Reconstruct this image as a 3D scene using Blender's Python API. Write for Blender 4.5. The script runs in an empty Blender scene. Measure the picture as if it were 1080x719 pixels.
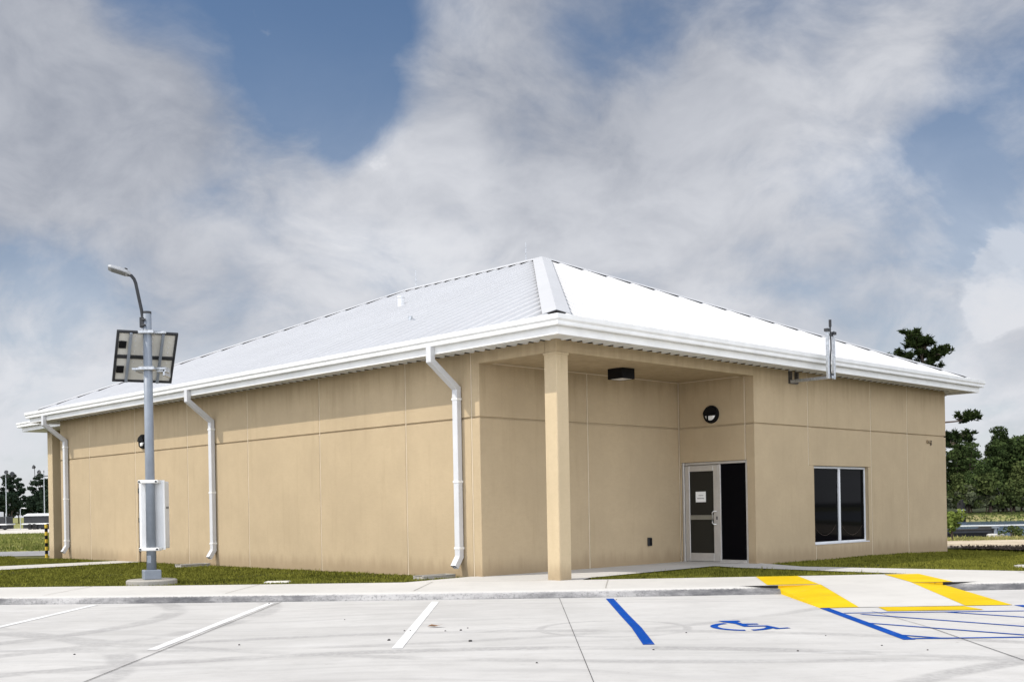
import bpy, bmesh, math, random
import numpy as np
from mathutils import Vector, Matrix
random.seed(7); rng = np.random.default_rng(11)
R = math.radians
scene = bpy.context.scene
COL = scene.collection

# ------------------------------------------------------------------ helpers
class NT:
    def __init__(s, tree): s.t = tree; s.n = tree.nodes; s.n.clear()
    def __call__(s, typ, props=None, **kw):
        nd = s.n.new(typ)
        for k, v in (props or {}).items(): setattr(nd, k, v)
        for k, v in kw.items():
            key = int(k[1:]) if k[0] == 'i' and k[1:].isdigit() else k.replace('_', ' ')
            sk = nd.inputs[key]
            if isinstance(v, bpy.types.NodeSocket): s.t.links.new(v, sk)
            else: sk.default_value = v
        return nd
    def m(s, op, a, b=0.0, clamp=False):
        return s('ShaderNodeMath', {'operation': op, 'use_clamp': clamp}, i0=a, i1=b).outputs[0]
    def rng(s, v, a, b, c=0.0, d=1.0):
        return s('ShaderNodeMapRange', {'interpolation_type': 'SMOOTHSTEP'}, i0=v, i1=a, i2=b, i3=c, i4=d).outputs[0]
    def mix(s, f, a, b, blend='MIX'):
        nd = s('ShaderNodeMix', {'data_type': 'RGBA', 'blend_type': blend})
        for sk, v in ((nd.inputs[0], f), (nd.inputs[6], a), (nd.inputs[7], b)):
            if isinstance(v, bpy.types.NodeSocket): s.t.links.new(v, sk)
            elif isinstance(v, (int, float)): sk.default_value = v
            else: sk.default_value = (*v, 1) if len(v) == 3 else v
        return nd.outputs[2]
    def noise(s, vec, scale, detail=4, rough=.55, dist=0.0):
        return s('ShaderNodeTexNoise', None, Vector=vec, Scale=scale, Detail=detail, Roughness=rough, Distortion=dist).outputs[0]
    def mapping(s, vec, sc=(1, 1, 1), rot=(0, 0, 0), loc=(0, 0, 0)):
        return s('ShaderNodeMapping', None, Vector=vec, Scale=sc, Rotation=rot, Location=loc).outputs[0]

def new_mat(name):
    m = bpy.data.materials.new(name); m.use_nodes = True
    return m, NT(m.node_tree)
def finish(g, color, rough, bump=None, bump_d=.01, metal=0.0, spec=.5, **kw):
    b = g('ShaderNodeBsdfPrincipled', None, Roughness=rough, Metallic=metal, **kw)
    b.inputs['Specular IOR Level'].default_value = spec
    if isinstance(color, bpy.types.NodeSocket): g.t.links.new(color, b.inputs['Base Color'])
    else: b.inputs['Base Color'].default_value = (*color, 1)
    if bump is not None:
        bn = g('ShaderNodeBump', None, Height=bump, Strength=1.0, Distance=bump_d)
        g.t.links.new(bn.outputs[0], b.inputs['Normal'])
    o = g('ShaderNodeOutputMaterial')
    g.t.links.new(b.outputs[0], o.inputs[0])
def simple(name, c, rough=.6, var=.12, scale=3.0, metal=0.0, spec=.5, bump=0.0, bscale=60.0):
    m, g = new_mat(name)
    P = g('ShaderNodeTexCoord').outputs['Object']
    n = g.noise(P, scale, 5, .6)
    c2 = tuple(min(1, x*(1+var)) for x in c); c1 = tuple(x*(1-var) for x in c)
    col = g.mix(g.rng(n, .3, .7), c1, c2)
    bm = g.noise(P, bscale, 3) if bump else None
    finish(g, col, rough, bm, bump, metal, spec)
    return m

class MB:
    """collects shapes into one mesh"""
    def __init__(s): s.v = []; s.f = []; s.mi = []; s.cur = 0
    def add(s, vs, fs):
        o = len(s.v); s.v += [tuple(v) for v in vs]
        for f in fs: s.f.append(tuple(i+o for i in f)); s.mi.append(s.cur)
    def box(s, x0, x1, y0, y1, z0, z1):
        s.add([(x, y, z) for z in (z0, z1) for y in (y0, y1) for x in (x0, x1)],
              [(0, 2, 3, 1), (4, 5, 7, 6), (0, 1, 5, 4), (2, 6, 7, 3), (0, 4, 6, 2), (1, 3, 7, 5)])
    def prism(s, poly, z0, z1):
        n = len(poly)
        s.add([(x, y, z0) for x, y in poly]+[(x, y, z1) for x, y in poly],
              [tuple(range(n-1, -1, -1)), tuple(range(n, 2*n))]+[(i, (i+1) % n, n+(i+1) % n, n+i) for i in range(n)])
    def xform_box(s, M, sx, sy, sz):
        vs = [M @ Vector((x*sx/2, y*sy/2, z*sz/2)) for z in (-1, 1) for y in (-1, 1) for x in (-1, 1)]
        s.add(vs, [(0, 2, 3, 1), (4, 5, 7, 6), (0, 1, 5, 4), (2, 6, 7, 3), (0, 4, 6, 2), (1, 3, 7, 5)])
    def tube(s, pts, r, n=10, caps=True):
        pts = [Vector(p) for p in pts]; rs = r if isinstance(r, (list, tuple)) else [r]*len(pts)
        o = len(s.v); up = Vector((0, 0, 1))
        rings = []
        for i, p in enumerate(pts):
            d = (pts[min(i+1, len(pts)-1)]-pts[max(i-1, 0)]).normalized()
            a = d.cross(up)
            if a.length < .05: a = d.cross(Vector((0, 1, 0)))
            a.normalize(); b = d.cross(a)
            rings.append([p+(a*math.cos(t)+b*math.sin(t))*rs[i] for t in [2*math.pi*k/n for k in range(n)]])
        vs = [v for rr in rings for v in rr]; fs = []
        for i in range(len(pts)-1):
            for k in range(n): fs.append((i*n+k, i*n+(k+1) % n, (i+1)*n+(k+1) % n, (i+1)*n+k))
        if caps: fs += [tuple(range(n-1, -1, -1)), tuple(range((len(pts)-1)*n, len(pts)*n))]
        s.add(vs, fs)
    def lathe(s, M, prof, n=24):
        """prof: (radius, height) list along local z of M"""
        vs = []; fs = []
        for r, h in prof:
            for k in range(n):
                t = 2*math.pi*k/n; vs.append(M @ Vector((r*math.cos(t), r*math.sin(t), h)))
        for i in range(len(prof)-1):
            for k in range(n): fs.append((i*n+k, i*n+(k+1) % n, (i+1)*n+(k+1) % n, (i+1)*n+k))
        fs += [tuple(range(n-1, -1, -1)), tuple(range((len(prof)-1)*n, len(prof)*n))]
        s.add(vs, fs)
    def build(s, name, mat, parent=None, bevel=0.0, smooth=False, seg=1):
        me = bpy.data.meshes.new(name); me.from_pydata(s.v, [], s.f)
        for m in (mat if isinstance(mat, (list, tuple)) else [mat]): me.materials.append(m)
        if any(s.mi): me.polygons.foreach_set('material_index', s.mi)
        bm = bmesh.new(); bm.from_mesh(me); bmesh.ops.recalc_face_normals(bm, faces=bm.faces); bm.to_mesh(me); bm.free()
        if smooth: me.polygons.foreach_set('use_smooth', [True]*len(me.polygons))
        o = bpy.data.objects.new(name, me); COL.objects.link(o); o.parent = parent
        if bevel:
            b = o.modifiers.new('Bevel', 'BEVEL'); b.width = bevel; b.segments = seg; b.limit_method = 'ANGLE'
        return o
def sheet(name, pts, mat, parent=None):
    me = bpy.data.meshes.new(name); me.from_pydata([tuple(p) for p in pts], [], [tuple(range(len(pts)))]); me.materials.append(mat)
    o = bpy.data.objects.new(name, me); COL.objects.link(o); o.parent = parent
    if me.polygons[0].normal.z < 0: me.flip_normals()
    return o
def empty(name, loc=(0, 0, 0), rz=0.0, parent=None):
    o = bpy.data.objects.new(name, None); COL.objects.link(o); o.location = loc; o.rotation_euler = (0, 0, rz); o.parent = parent
    o.empty_display_size = .2
    return o
def tag(o, label=None, cat=None, group=None, kind=None):
    if label: o['label'] = label
    if cat: o['category'] = cat
    if group: o['group'] = group
    if kind: o['kind'] = kind
    return o
def tris_obj(name, V, mat, nper=3, parent=None):
    """V: (n*nper,3) array, every nper verts one face"""
    n = len(V)//nper
    me = bpy.data.meshes.new(name); me.vertices.add(n*nper); me.vertices.foreach_set('co', np.asarray(V, np.float32).ravel())
    me.loops.add(n*nper); me.loops.foreach_set('vertex_index', np.arange(n*nper, dtype=np.int32))
    me.polygons.add(n); me.polygons.foreach_set('loop_start', np.arange(0, n*nper, nper, dtype=np.int32))
    me.polygons.foreach_set('loop_total', np.full(n, nper, np.int32))
    me.update(calc_edges=True); me.materials.append(mat)
    o = bpy.data.objects.new(name, me); COL.objects.link(o); o.parent = parent
    return o

# building frame: local x along the entrance side, local y along the long side
BLOC = Vector((.81, 19.38, .157)); BROT = R(44.41)
cB, sB = math.cos(BROT), math.sin(BROT)
def bw(x, y, z=0.0): return (BLOC.x+cB*x-sB*y, BLOC.y+sB*x+cB*y, BLOC.z+z)

# ------------------------------------------------------------------ camera
cam = bpy.data.cameras.new('camera'); co = bpy.data.objects.new('camera', cam); COL.objects.link(co)
cam.sensor_width = 36; cam.lens = 1184.12/1080*36; cam.shift_y = (535.9-359.5)/1080
cam.clip_end = 6000
co.matrix_world = Matrix.Translation((0, 0, 1.407)) @ Matrix.Rotation(math.pi/2, 4, 'X') @ Matrix.Rotation(-.0179, 4, 'Z')
scene.camera = co

# ------------------------------------------------------------------ light
travel = Vector((1.05, .357, -1.34)).normalized()
sun = bpy.data.lights.new('sun', 'SUN'); sun.energy = 3.7; sun.angle = R(.6); sun.color = (1, .94, .85)
so = bpy.data.objects.new('sun', sun); COL.objects.link(so); so.rotation_euler = travel.to_track_quat('-Z', 'Y').to_euler()
elev = math.asin(-travel.z); az = math.atan2(-travel.x, -travel.y)

w = bpy.data.worlds.new('World'); scene.world = w; w.use_nodes = True
g = NT(w.node_tree)
D = g('ShaderNodeTexCoord').outputs['Generated']
sky = g('ShaderNodeTexSky', {'sky_type': 'NISHITA', 'sun_disc': False, 'sun_elevation': elev, 'sun_rotation': az, 'dust_density': .15, 'ozone_density': 3.5, 'altitude': 0.0})
sx = g('ShaderNodeSeparateXYZ', None, Vector=D)
dz = g.m('MAXIMUM', sx.outputs[2], 0.0)
den = g.m('ADD', dz, .22)
deck = g('ShaderNodeCombineXYZ', None, X=g.m('DIVIDE', sx.outputs[0], den), Y=g.m('DIVIDE', sx.outputs[1], den), Z=0.0).outputs[0]
W3 = g('ShaderNodeVectorMath', {'operation': 'MULTIPLY_ADD'}, i0=g('ShaderNodeTexNoise', None, Vector=D, Scale=5.0, Detail=2.0).outputs[1], i1=(.16, .10, .16), i2=D).outputs[0]
W3 = g('ShaderNodeVectorMath', {'operation': 'ADD'}, i0=W3, i1=(-.08, -.05, -.08)).outputs[0]
W4 = g('ShaderNodeVectorMath', {'operation': 'MULTIPLY_ADD'}, i0=g('ShaderNodeVectorMath', {'operation': 'SUBTRACT'}, i0=W3, i1=D).outputs[0], i1=(.55, .55, .55), i2=D).outputs[0]
n1 = g.noise(g.mapping(deck, (1, 1, 1), (0, 0, R(25)), (3.3, 1.7, 0)), 1.5, 5, .58, .6)      # the broad deck
n2 = g.noise(g.mapping(W4, (1, 1, 1.5), (0, R(-24), 0), (1.1, 4.2, 2.0)), 5.5, 6, .58, .4)    # billows
n4 = g.noise(g.mapping(W4, (1, 1, 1.5), (0, R(-24), 0), (6.2, 8.2, 1.0)), 12, 6, .60, .3)     # small puffs and wisps
n3 = g.noise(g.mapping(W4, (.8, 1, 1.8), (0, R(-18), 0), (1.3, 7.7, 4.0)), 4.2, 5, .56, .3)   # light and dark of the clouds
def sdir(x, y):   # a direction in the sky
    a = (x-540)/1184.1; b = (535.9-y)/1184.1
    return Vector((a, 1, b)).normalized()
WN = g('ShaderNodeVectorMath', {'operation': 'NORMALIZE'}, i0=W3).outputs[0]
def blob(x, y, inner, outer):  # 1 inside 'inner' degrees, 0 past 'outer', with a ragged edge
    dp = g('ShaderNodeVectorMath', {'operation': 'DOT_PRODUCT'}, i0=WN, i1=sdir(x, y)).outputs['Value']
    return g.rng(dp, math.cos(R(outer)), math.cos(R(inner)))
cov = g.m('ADD', g.m('MULTIPLY', g.m('SUBTRACT', n1, .5), .9), g.m('MULTIPLY', g.m('SUBTRACT', n2, .5), 1.25))
cov = g.m('ADD', cov, g.m('MULTIPLY', g.m('SUBTRACT', n4, .5), .95))
cov = g.m('ADD', cov, .56)
for (x, y, i, o, a) in [(262, 0, .5, 6.0, -.42), (350, 35, .5, 6.0, -.40), (400, 90, .5, 4.3, -.40), (412, 140, .3, 3.0, -.30), (300, -110, 4, 13, -.5), (200, -40, 1, 6, -.3), (700, 15, .5, 4.5, -.30), (545, 15, .3, 3, -.10), (860, 0, .5, 5.5, -.36), (620, 60, .5, 3, -.12),
                        (1070, 170, .5, 6.0, -.50), (1000, 235, .3, 4.0, -.28), (900, 215, .3, 4, -.18), (40, 255, .5, 5.0, -.18), (120, 290, .3, 4, -.10), (50, 320, .3, 4, -.08), (285, 200, .3, 4.0, -.16), (840, 225, .3, 4, -.12), (1000, 400, 1, 5, -.1),
                        (40, 90, 3, 9, .30), (560, 170, 3, 9, .16), (860, 110, 2, 7, .18), (640, 250, 2, 7, .12), (460, 60, .4, 3, .10)]:
    cov = g.m('ADD', cov, g.m('MULTIPLY', blob(x, y, i, o), a))
fac = g.rng(cov, -.34, .76)
hz = g.rng(sx.outputs[2], .02, .44, 1.0, 0.0)
fac = g.m('MAXIMUM', fac, g.m('MULTIPLY', hz, .80))
# a crisp white cumulus low on the right
cum = g.m('MULTIPLY', blob(1062, 284, .4, 3.5), 1.0)
cumf = g.rng(g.m('ADD', cum, g.m('ADD', g.m('MULTIPLY', g.m('SUBTRACT', n4, .5), 2.2), g.m('MULTIPLY', g.m('SUBTRACT', n2, .5), 1.6))),  .44, .90)
fac = g.m('MAXIMUM', fac, g.m('MULTIPLY', cumf, .72))
shade = g.m('ADD', g.m('MULTIPLY', g.rng(n3, .32, .70), .34), g.m('MULTIPLY', g.rng(n4, .3, .7), .28))
shade = g.m('ADD', shade, g.m('MULTIPLY', g.rng(n2, .35, .68), .18))
shade = g.m('ADD', shade, g.rng(sx.outputs[2], .03, .42, .42, -.02))
for (x, y, i, o, a) in [(960, 250, 1, 4, .14), (40, 30, 3, 12, -.34), (430, 215, 1, 6, .22), (600, 170, 3, 9, .12), (60, 385, 1, 6, .25), (960, 90, 2, 8, .12), (640, 20, 2, 8, -.14), (660, 290, 2, 6, -.10), (1050, 420, .5, 4, .25), (1000, 340, .5, 4, .10), (250, 290, 2, 6, -.06), (830, 270, 1, 4, -.04)]:
    shade = g.m('ADD', shade, g.m('MULTIPLY', blob(x, y, i, o), a))
shade = g.m('ADD', shade, g.m('MULTIPLY', cumf, g.rng(n2, .38, .62, .02, .42)))
shade = g.m('MAXIMUM', g.m('MINIMUM', shade, 1.0), 0.0)
ccol = g.mix(shade, (.32, .35, .42), (.78, .795, .84))
# added fill: the unseen sky is brightened overhead and behind the camera
front = g.m('MULTIPLY', g.rng(sx.outputs[1], .60, -.30), g.rng(sx.outputs[2], .92, .45))   # extra brightness out of view behind the camera, added for the shaded walls
hi = g.m('ADD', g.m('MULTIPLY', front, 3.0), g.m('MULTIPLY', g.rng(sx.outputs[2], .50, .85), .55))
lift = g.m('ADD', hi, 1.0)
bs = g('ShaderNodeBackground', None, Color=sky.outputs[0], Strength=.10)
# the blue part of the sky deepens a little between the clouds
bc = g('ShaderNodeBackground', None, Color=ccol, Strength=lift)
below = g.rng(sx.outputs[2], -.02, .0)
mx = g('ShaderNodeMixShader', None, i0=fac, i1=bs.outputs[0], i2=bc.outputs[0])
ow = g('ShaderNodeOutputWorld'); w.node_tree.links.new(mx.outputs[0], ow.inputs[0])
vs_ = scene.view_settings; vs_.view_transform = 'Standard'; vs_.look = 'None'; vs_.gamma = 1; vs_.exposure = -.07; vs_.use_curve_mapping = False
scene.cycles.max_bounces = 6; scene.cycles.diffuse_bounces = 3

# ------------------------------------------------------------------ materials
def stucco(name, c):
    m, g = new_mat(name)
    P = g('ShaderNodeTexCoord').outputs['Object']
    n = g.noise(P, .9, 6, .65); n2 = g.noise(g.mapping(P, (3, 3, .30)), 1.6, 6, .62); f = g.noise(P, 120, 2); tr = g.noise(g.mapping(P, (1, 1, 2.2)), 9, 6, .68)
    col = g.mix(g.rng(n, .3, .72), tuple(x*.94 for x in c), tuple(x*1.05 for x in c))
    col = g.mix(g.m('MULTIPLY', g.rng(tr, .42, .68), .20), col, tuple(x*.84 for x in c))
    col = g.mix(g.m('MULTIPLY', g.rng(n2, .50, .74), .32), col, (c[0]*.78, c[1]*.77, c[2]*.74))
    z = g('ShaderNodeSeparateXYZ', None, Vector=P).outputs[2]
    edge = g.m('ADD', z, g.m('MULTIPLY', g.m('SUBTRACT', n2, .5), .55))
    col = g.mix(g.m('MULTIPLY', g.rng(edge, .02, .38, 1, 0), .50), col, (.22, .155, .09))
    top = g.m('MULTIPLY', g.rng(g.m('ADD', z, g.m('MULTIPLY', g.m('SUBTRACT', n2, .5), 2.2)), 3.5, 4.4), .38)  # eave shade painted into the stucco colour, together with ragged rain staining
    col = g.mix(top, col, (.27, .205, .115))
    col = g.mix(g.m('MULTIPLY', g.rng(f, .3, .7), .16), col, tuple(x*.72 for x in c))
    bmp = g.m('ADD', g.m('MULTIPLY', tr, .9), f)
    finish(g, col, .88, bmp, .0035, spec=.1)
    return m
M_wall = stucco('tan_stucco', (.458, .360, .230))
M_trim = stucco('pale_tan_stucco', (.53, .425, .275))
M_caulk = simple('pale_joint_sealant', (.63, .53, .38), .7, .05)
M_white = simple('white_painted_metal', (.64, .65, .66), .38, .03, 1.5)
M_spout = simple('white_downspout_paint', (.55, .555, .56), .4, .04, 3)
M_white2 = simple('white_gutter_metal', (.74, .74, .72), .42, .05, 2.5)
M_soffit = simple('white_soffit_metal', (.74, .74, .71), .5, .06, 2)
M_roof = simple('white_roof_metal', (.485, .490, .500), .5, .03, .8)
M_black = simple('black_metal', (.004, .004, .0045), .6, .1, spec=.15)
M_void = simple('dark_gap', (.012, .011, .010), .9, .2)
M_alu = simple('brushed_aluminium', (.55, .54, .52), .38, .05, 6, metal=.55)
M_steel = simple('grey_painted_steel', (.205, .232, .268), .42, .07, 5)
M_galv = simple('galvanised_steel', (.42, .44, .46), .38, .25, 25, metal=.7)
M_lens = simple('frosted_lens', (.8, .8, .78), .3, .02)
M_paper = simple('white_paper', (.82, .82, .80), .8, .02)
M_ink = simple('grey_ink', (.25, .25, .26), .8, .02)
M_box = simple('pale_grey_cabinet_paint', (.62, .63, .63), .45, .04, 4)
M_dark = simple('dark_machine_paint', (.02, .022, .025), .6, .3, 2)
M_rubber = simple('black_rubber', (.015, .015, .015), .85, .2)
M_red = simple('red_paint', (.35, .03, .03), .5, .1)
M_bark = simple('pine_bark', (.085, .06, .045), .9, .35, 6, bump=.03, bscale=12)
M_pale_bark = simple('bleached_dead_wood', (.24, .225, .20), .9, .2, 6)
M_timber = simple('weathered_black_timber', (.012, .011, .010), .9, .4, 4, bump=.02, bscale=20)
M_stone = simple('dark_pebble_stone', (.05, .047, .045), .9, .4, 30)
M_leafbrown = simple('dry_brown_leaf', (.22, .12, .06), .8, .3, 20)
M_yellow_post = simple('yellow_post_paint', (.62, .43, .02), .5, .1)

def glass(name, c, rough=.05, spec=.12):
    m, g = new_mat(name); finish(g, c, rough, None, spec=spec); return m
M_glass = glass('dark_window_glass', (.003, .003, .004), .04, .03)
M_glass2 = glass('grey_brown_door_glass', (.024, .023, .019), .12, .15)  # grey-brown glass, a little rougher than the window panes

def concrete(name, c, marks=False, dirt=.3):
    m, g = new_mat(name)
    P = g('ShaderNodeTexCoord').outputs['Object']
    a = g.noise(P, .35, 5, .6); b = g.noise(P, 2.6, 6, .65); f = g.noise(P, 70, 3, .6)
    col = g.mix(g.rng(a, .3, .7), tuple(x*.91 for x in c), tuple(x*1.05 for x in c))
    col = g.mix(g.m('MULTIPLY', g.rng(b, .48, .78), dirt), col, tuple(x*.66 for x in c))
    col = g.mix(g.m('MULTIPLY', g.rng(f, .35, .75), .14), col, tuple(x*.72 for x in c))
    if marks:
        wv = g('ShaderNodeVectorMath', {'operation': 'MULTIPLY_ADD'}, i0=g('ShaderNodeTexNoise', None, Vector=P, Scale=.25, Detail=2.0).outputs[1], i1=(2.4, 2.4, 0), i2=P).outputs[0]
        st = g.noise(g.mapping(wv, (.16, 1.9, 1), (0, 0, R(5))), 1.5, 6, .62)
        st2 = g.noise(g.mapping(wv, (.10, 3.4, 1), (0, 0, R(-12))), 1.3, 5, .6)
        col = g.mix(g.m('MULTIPLY', g.rng(st, .50, .74), .34), col, (.27, .262, .258))
        col = g.mix(g.m('MULTIPLY', g.rng(st2, .54, .76), .28), col, (.27, .265, .265))
        br = g.noise(g.mapping(wv, (.5, 3.0, 1), (0, 0, R(8)), (7, 3, 0)), 1.1, 5, .6)
        col = g.mix(g.m('MULTIPLY', g.rng(br, .52, .72), .45), col, (.56, .555, .545))
        bl = g.noise(P, .9, 7, .7); fl = g.noise(g.mapping(P, (1, 2.2, 1)), 5.5, 6, .72)
        col = g.mix(g.m('MULTIPLY', g.rng(bl, .44, .66), .24), col, (.34, .33, .315))
        col = g.mix(g.m('MULTIPLY', g.rng(fl, .52, .70), .22), col, (.27, .262, .25))
        # tyre marks: arcs left by turning cars
        sep = g('ShaderNodeSeparateXYZ', None, Vector=P)
        brk = g.rng(g.noise(P, 1.1, 4, .6), .30, .55)
        tread = g.rng(g.noise(P, 16, 2), .35, .6, .55, 1)
        tot = None
        for (cx, cy, r, wd, s) in [(-9.2, 15.3, 4.4, .22, .55), (-9.4, 15.6, 5.9, .2, .5), (-8.4, 9.2, 4.9, .2, .5), (1.15, 13.0, .85, .07, .5), (-.4, 4.0, 8.9, .17, .5), (-.2, 3.2, 8.1, .2, .6),
                                   (3.5, 24, 14.0, .16, .45), (9, 2.5, 8.6, .18, .65), (9, 2.2, 7.4, .2, .5), (-3.2, 21, 9.4, .14, .4)]:
            dd = g('ShaderNodeVectorMath', {'operation': 'DISTANCE'}, i0=P, i1=(cx, cy, 0)).outputs['Value']
            e = g.m('ABSOLUTE', g.m('SUBTRACT', dd, r))
            k = g.m('MULTIPLY', g.rng(e, wd*.45, wd, 1, 0), s)
            tot = k if tot is None else g.m('MAXIMUM', tot, k)
        tot = g.m('MULTIPLY', g.m('MULTIPLY', tot, brk), tread)
        col = g.mix(g.m('MULTIPLY', tot, .8), col, (.20, .195, .195))
        sp = g.noise(P, 9, 2, .5)
        col = g.mix(g.m('MULTIPLY', g.rng(sp, .74, .80), .5), col, (.22, .2, .18))
    finish(g, col, .85, f, .002, spec=.1)
    return m
M_lot = concrete('parking_concrete', (.50, .49, .472), True, .22)
M_walk = concrete('sidewalk_concrete', (.53, .515, .485), False, .25)
M_slab = concrete('entrance_concrete', (.52, .505, .475), False, .25)
M_pad = concrete('rough_grey_concrete', (.36, .34, .30), False, .5)
def curb_mat():
    m, g = new_mat('stained_curb_concrete')
    P = g('ShaderNodeTexCoord').outputs['Object']
    z = g('ShaderNodeSeparateXYZ', None, Vector=P).outputs[2]
    a = g.noise(g.mapping(P, (.35, 1, 1)), 1.1, 7, .74); f = g.noise(P, 22, 5, .75); h = g.noise(P, 60, 3)
    col = g.mix(g.rng(a, .34, .66), (.44, .43, .42), (.085, .085, .09))
    col = g.mix(g.m('MULTIPLY', g.rng(f, .48, .66), .7), col, (.14, .14, .14))
    top = g.rng(g.m('ADD', z, g.m('MULTIPLY', g.m('SUBTRACT', f, .5), .05)), .085, .108)
    col = g.mix(top, col, (.53, .515, .485))
    finish(g, col, .9, h, .006, spec=.2); return m
M_curb = curb_mat()
def paint(name, c, wear=.35, under=(.47, .463, .452)):
    m, g = new_mat(name)
    P = g('ShaderNodeTexCoord').outputs['Object']
    a = g.noise(P, 7, 6, .7); b = g.noise(P, 1.2, 4, .6)
    col = g.mix(g.rng(b, .3, .7), tuple(x*.88 for x in c), tuple(min(1, x*1.08) for x in c))
    col = g.mix(g.m('MULTIPLY', g.rng(a, .56, .74), wear), col, under)
    finish(g, col, .7, g.noise(P, 70, 3), .002, spec=.03); return m
P_white = paint('white_road_paint', (.68, .68, .67), .3)
P_blue = paint('blue_road_paint', (.004, .060, .31), .12)
P_yellow = paint('yellow_road_paint', (.62, .43, .012), .12)

def foliage(name, c1, c2, sc=1.2, rough=.75, trans=.0):
    m, g = new_mat(name)
    P = g('ShaderNodeTexCoord').outputs['Object']
    rnd = g('ShaderNodeObjectInfo').outputs['Random']
    isl = g('ShaderNodeNewGeometry').outputs['Random Per Island']
    n = g.noise(P, sc, 4, .6)
    col = g.mix(g.rng(n, .32, .68), c1, c2)
    col = g.mix(g.m('MULTIPLY', rnd, .35), col, tuple(x*1.5 for x in c1))
    col = g.mix(g.rng(isl, .0, 1.0, .0, .75), col, g.mix(isl, tuple(x*.45 for x in c1), tuple(x*1.25 for x in c2)))
    finish(g, col, rough, None, spec=.0); return m
M_grass = foliage('lawn_grass_blades', (.030, .035, .005), (.235, .232, .042), 4.0)
M_grass_far = foliage('dry_field_grass', (.13, .16, .04), (.36, .31, .13), .5)
M_pine = foliage('pine_needles', (.010, .018, .008), (.035, .050, .016), 1.0)
M_bank1 = foliage('dark_bank_foliage', (.020, .034, .012), (.068, .095, .032), .6)
M_bank2 = foliage('olive_bank_foliage', (.032, .048, .015), (.085, .102, .036), .6)
M_bank3 = foliage('grey_green_shrub_foliage', (.05, .062, .036), (.12, .13, .072), .8)
M_farpine = foliage('distant_pine_foliage', (.012, .022, .015), (.034, .048, .030), .35)
M_reed = foliage('dull_green_reeds', (.035, .05, .015), (.12, .14, .045), 2.0)
M_weed = foliage('bright_weed_foliage', (.07, .11, .02), (.20, .24, .06), 2.0)

def ground_mat():
    m, g = new_mat('grassy_ground')
    P = g('ShaderNodeTexCoord').outputs['Object']
    a = g.noise(P, .12, 5, .6); b = g.noise(P, 1.7, 6, .65); f = g.noise(P, 30, 3)
    s = g('ShaderNodeSeparateXYZ', None, Vector=P)
    grass = g.mix(g.rng(b, .3, .7), (.028, .032, .008), (.075, .07, .02))
    dry = g.mix(g.rng(b, .35, .65), (.13, .17, .04), (.32, .28, .13))
    wood = g.rng(s.outputs[1], 116.6, 118.2)
    far = g.rng(g.m('ADD', s.outputs[1], g.m('MULTIPLY', g.m('SUBTRACT', a, .5), 10)), 36, 44)
    col = g.mix(far, grass, dry)
    col = g.mix(g.m('MULTIPLY', g.m('MULTIPLY', g.rng(a, .5, .7), far), .5), col, (.30, .25, .14))
    col = g.mix(g.m('MULTIPLY', wood, g.rng(s.outputs[0], -40, 0)), col, (.035, .042, .018))
    finish(g, col, .95, f, .02, spec=.1); return m
M_ground = ground_mat()
def loose(name, c1, c2, sc=2.5):
    m, g = new_mat(name)
    P = g('ShaderNodeTexCoord').outputs['Object']
    a = g.noise(P, sc, 6, .7); f = g.noise(P, 18, 4, .7)
    col = g.mix(g.rng(a, .3, .7), c1, c2); col = g.mix(g.m('MULTIPLY', g.rng(f, .5, .7), .4), col, tuple(x*.5 for x in c1))
    finish(g, col, .95, f, .03, spec=.1); return m
M_sand = loose('sandy_track', (.44, .36, .25), (.62, .54, .41), .7)
M_yard = loose('pale_gravel_yard', (.52, .48, .42), (.66, .63, .58), .3)
M_mulch = loose('dark_gravel_and_mulch', (.045, .034, .026), (.15, .12, .095), 1.6)
M_asphalt = loose('weathered_asphalt', (.27, .27, .275), (.36, .36, .36), .5)
def water_mat():
    m, g = new_mat('river_water')
    P = g('ShaderNodeTexCoord').outputs['Object']
    n = g.noise(g.mapping(P, (.5, 1.6, 1)), 1.6, 5, .6)
    finish(g, (.045, .075, .115), .22, n, .08, spec=.28); return m
M_water = water_mat()

# ------------------------------------------------------------------ ground
def sm(t): t = np.clip(t, 0, 1); return t*t*(3-2*t)
def height(X, Y):
    X = np.asarray(X, float); Y = np.asarray(Y, float)
    h = np.where(Y > 18.75, .115, -.12)
    h = h-.085*sm((X-8.5)/4)*(Y > 18.75)
    h = h*(1-sm((Y-33)/6))
    riv = sm((Y-42.6)/3.4)*(1-sm((Y-113)/5))*sm((X-8)/4)
    h = h-2.6*riv
    return h
xs = np.concatenate([[-2500, -1200, -600, -300], np.arange(-200, -40, 10), np.arange(-40, 50, 1.0), np.arange(50, 210, 8), [300, 600, 1200, 2500]])
ys = np.concatenate([[-600, -200, -60, 0, 10], np.arange(16, 50, .6), np.arange(50, 110, 4), np.arange(110, 122, .8), np.arange(124, 300, 16), [400, 700, 1500, 3500]])
XX, YY = np.meshgrid(xs, ys); ZZ = height(XX, YY)
nx, ny = len(xs), len(ys)
me = bpy.data.meshes.new('ground')
me.from_pydata(np.stack([XX, YY, ZZ], -1).reshape(-1, 3).tolist(), [], [(j*nx+i, j*nx+i+1, (j+1)*nx+i+1, (j+1)*nx+i) for j in range(ny-1) for i in range(nx-1)])
me.materials.append(M_ground); gr = bpy.data.objects.new('ground', me); COL.objects.link(gr); tag(gr, kind='structure')
tag(sheet('water', [(9, 43, -.8), (260, 43, -.8), (260, 118, -.8), (9, 118, -.8)], M_water), kind='structure')

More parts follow.
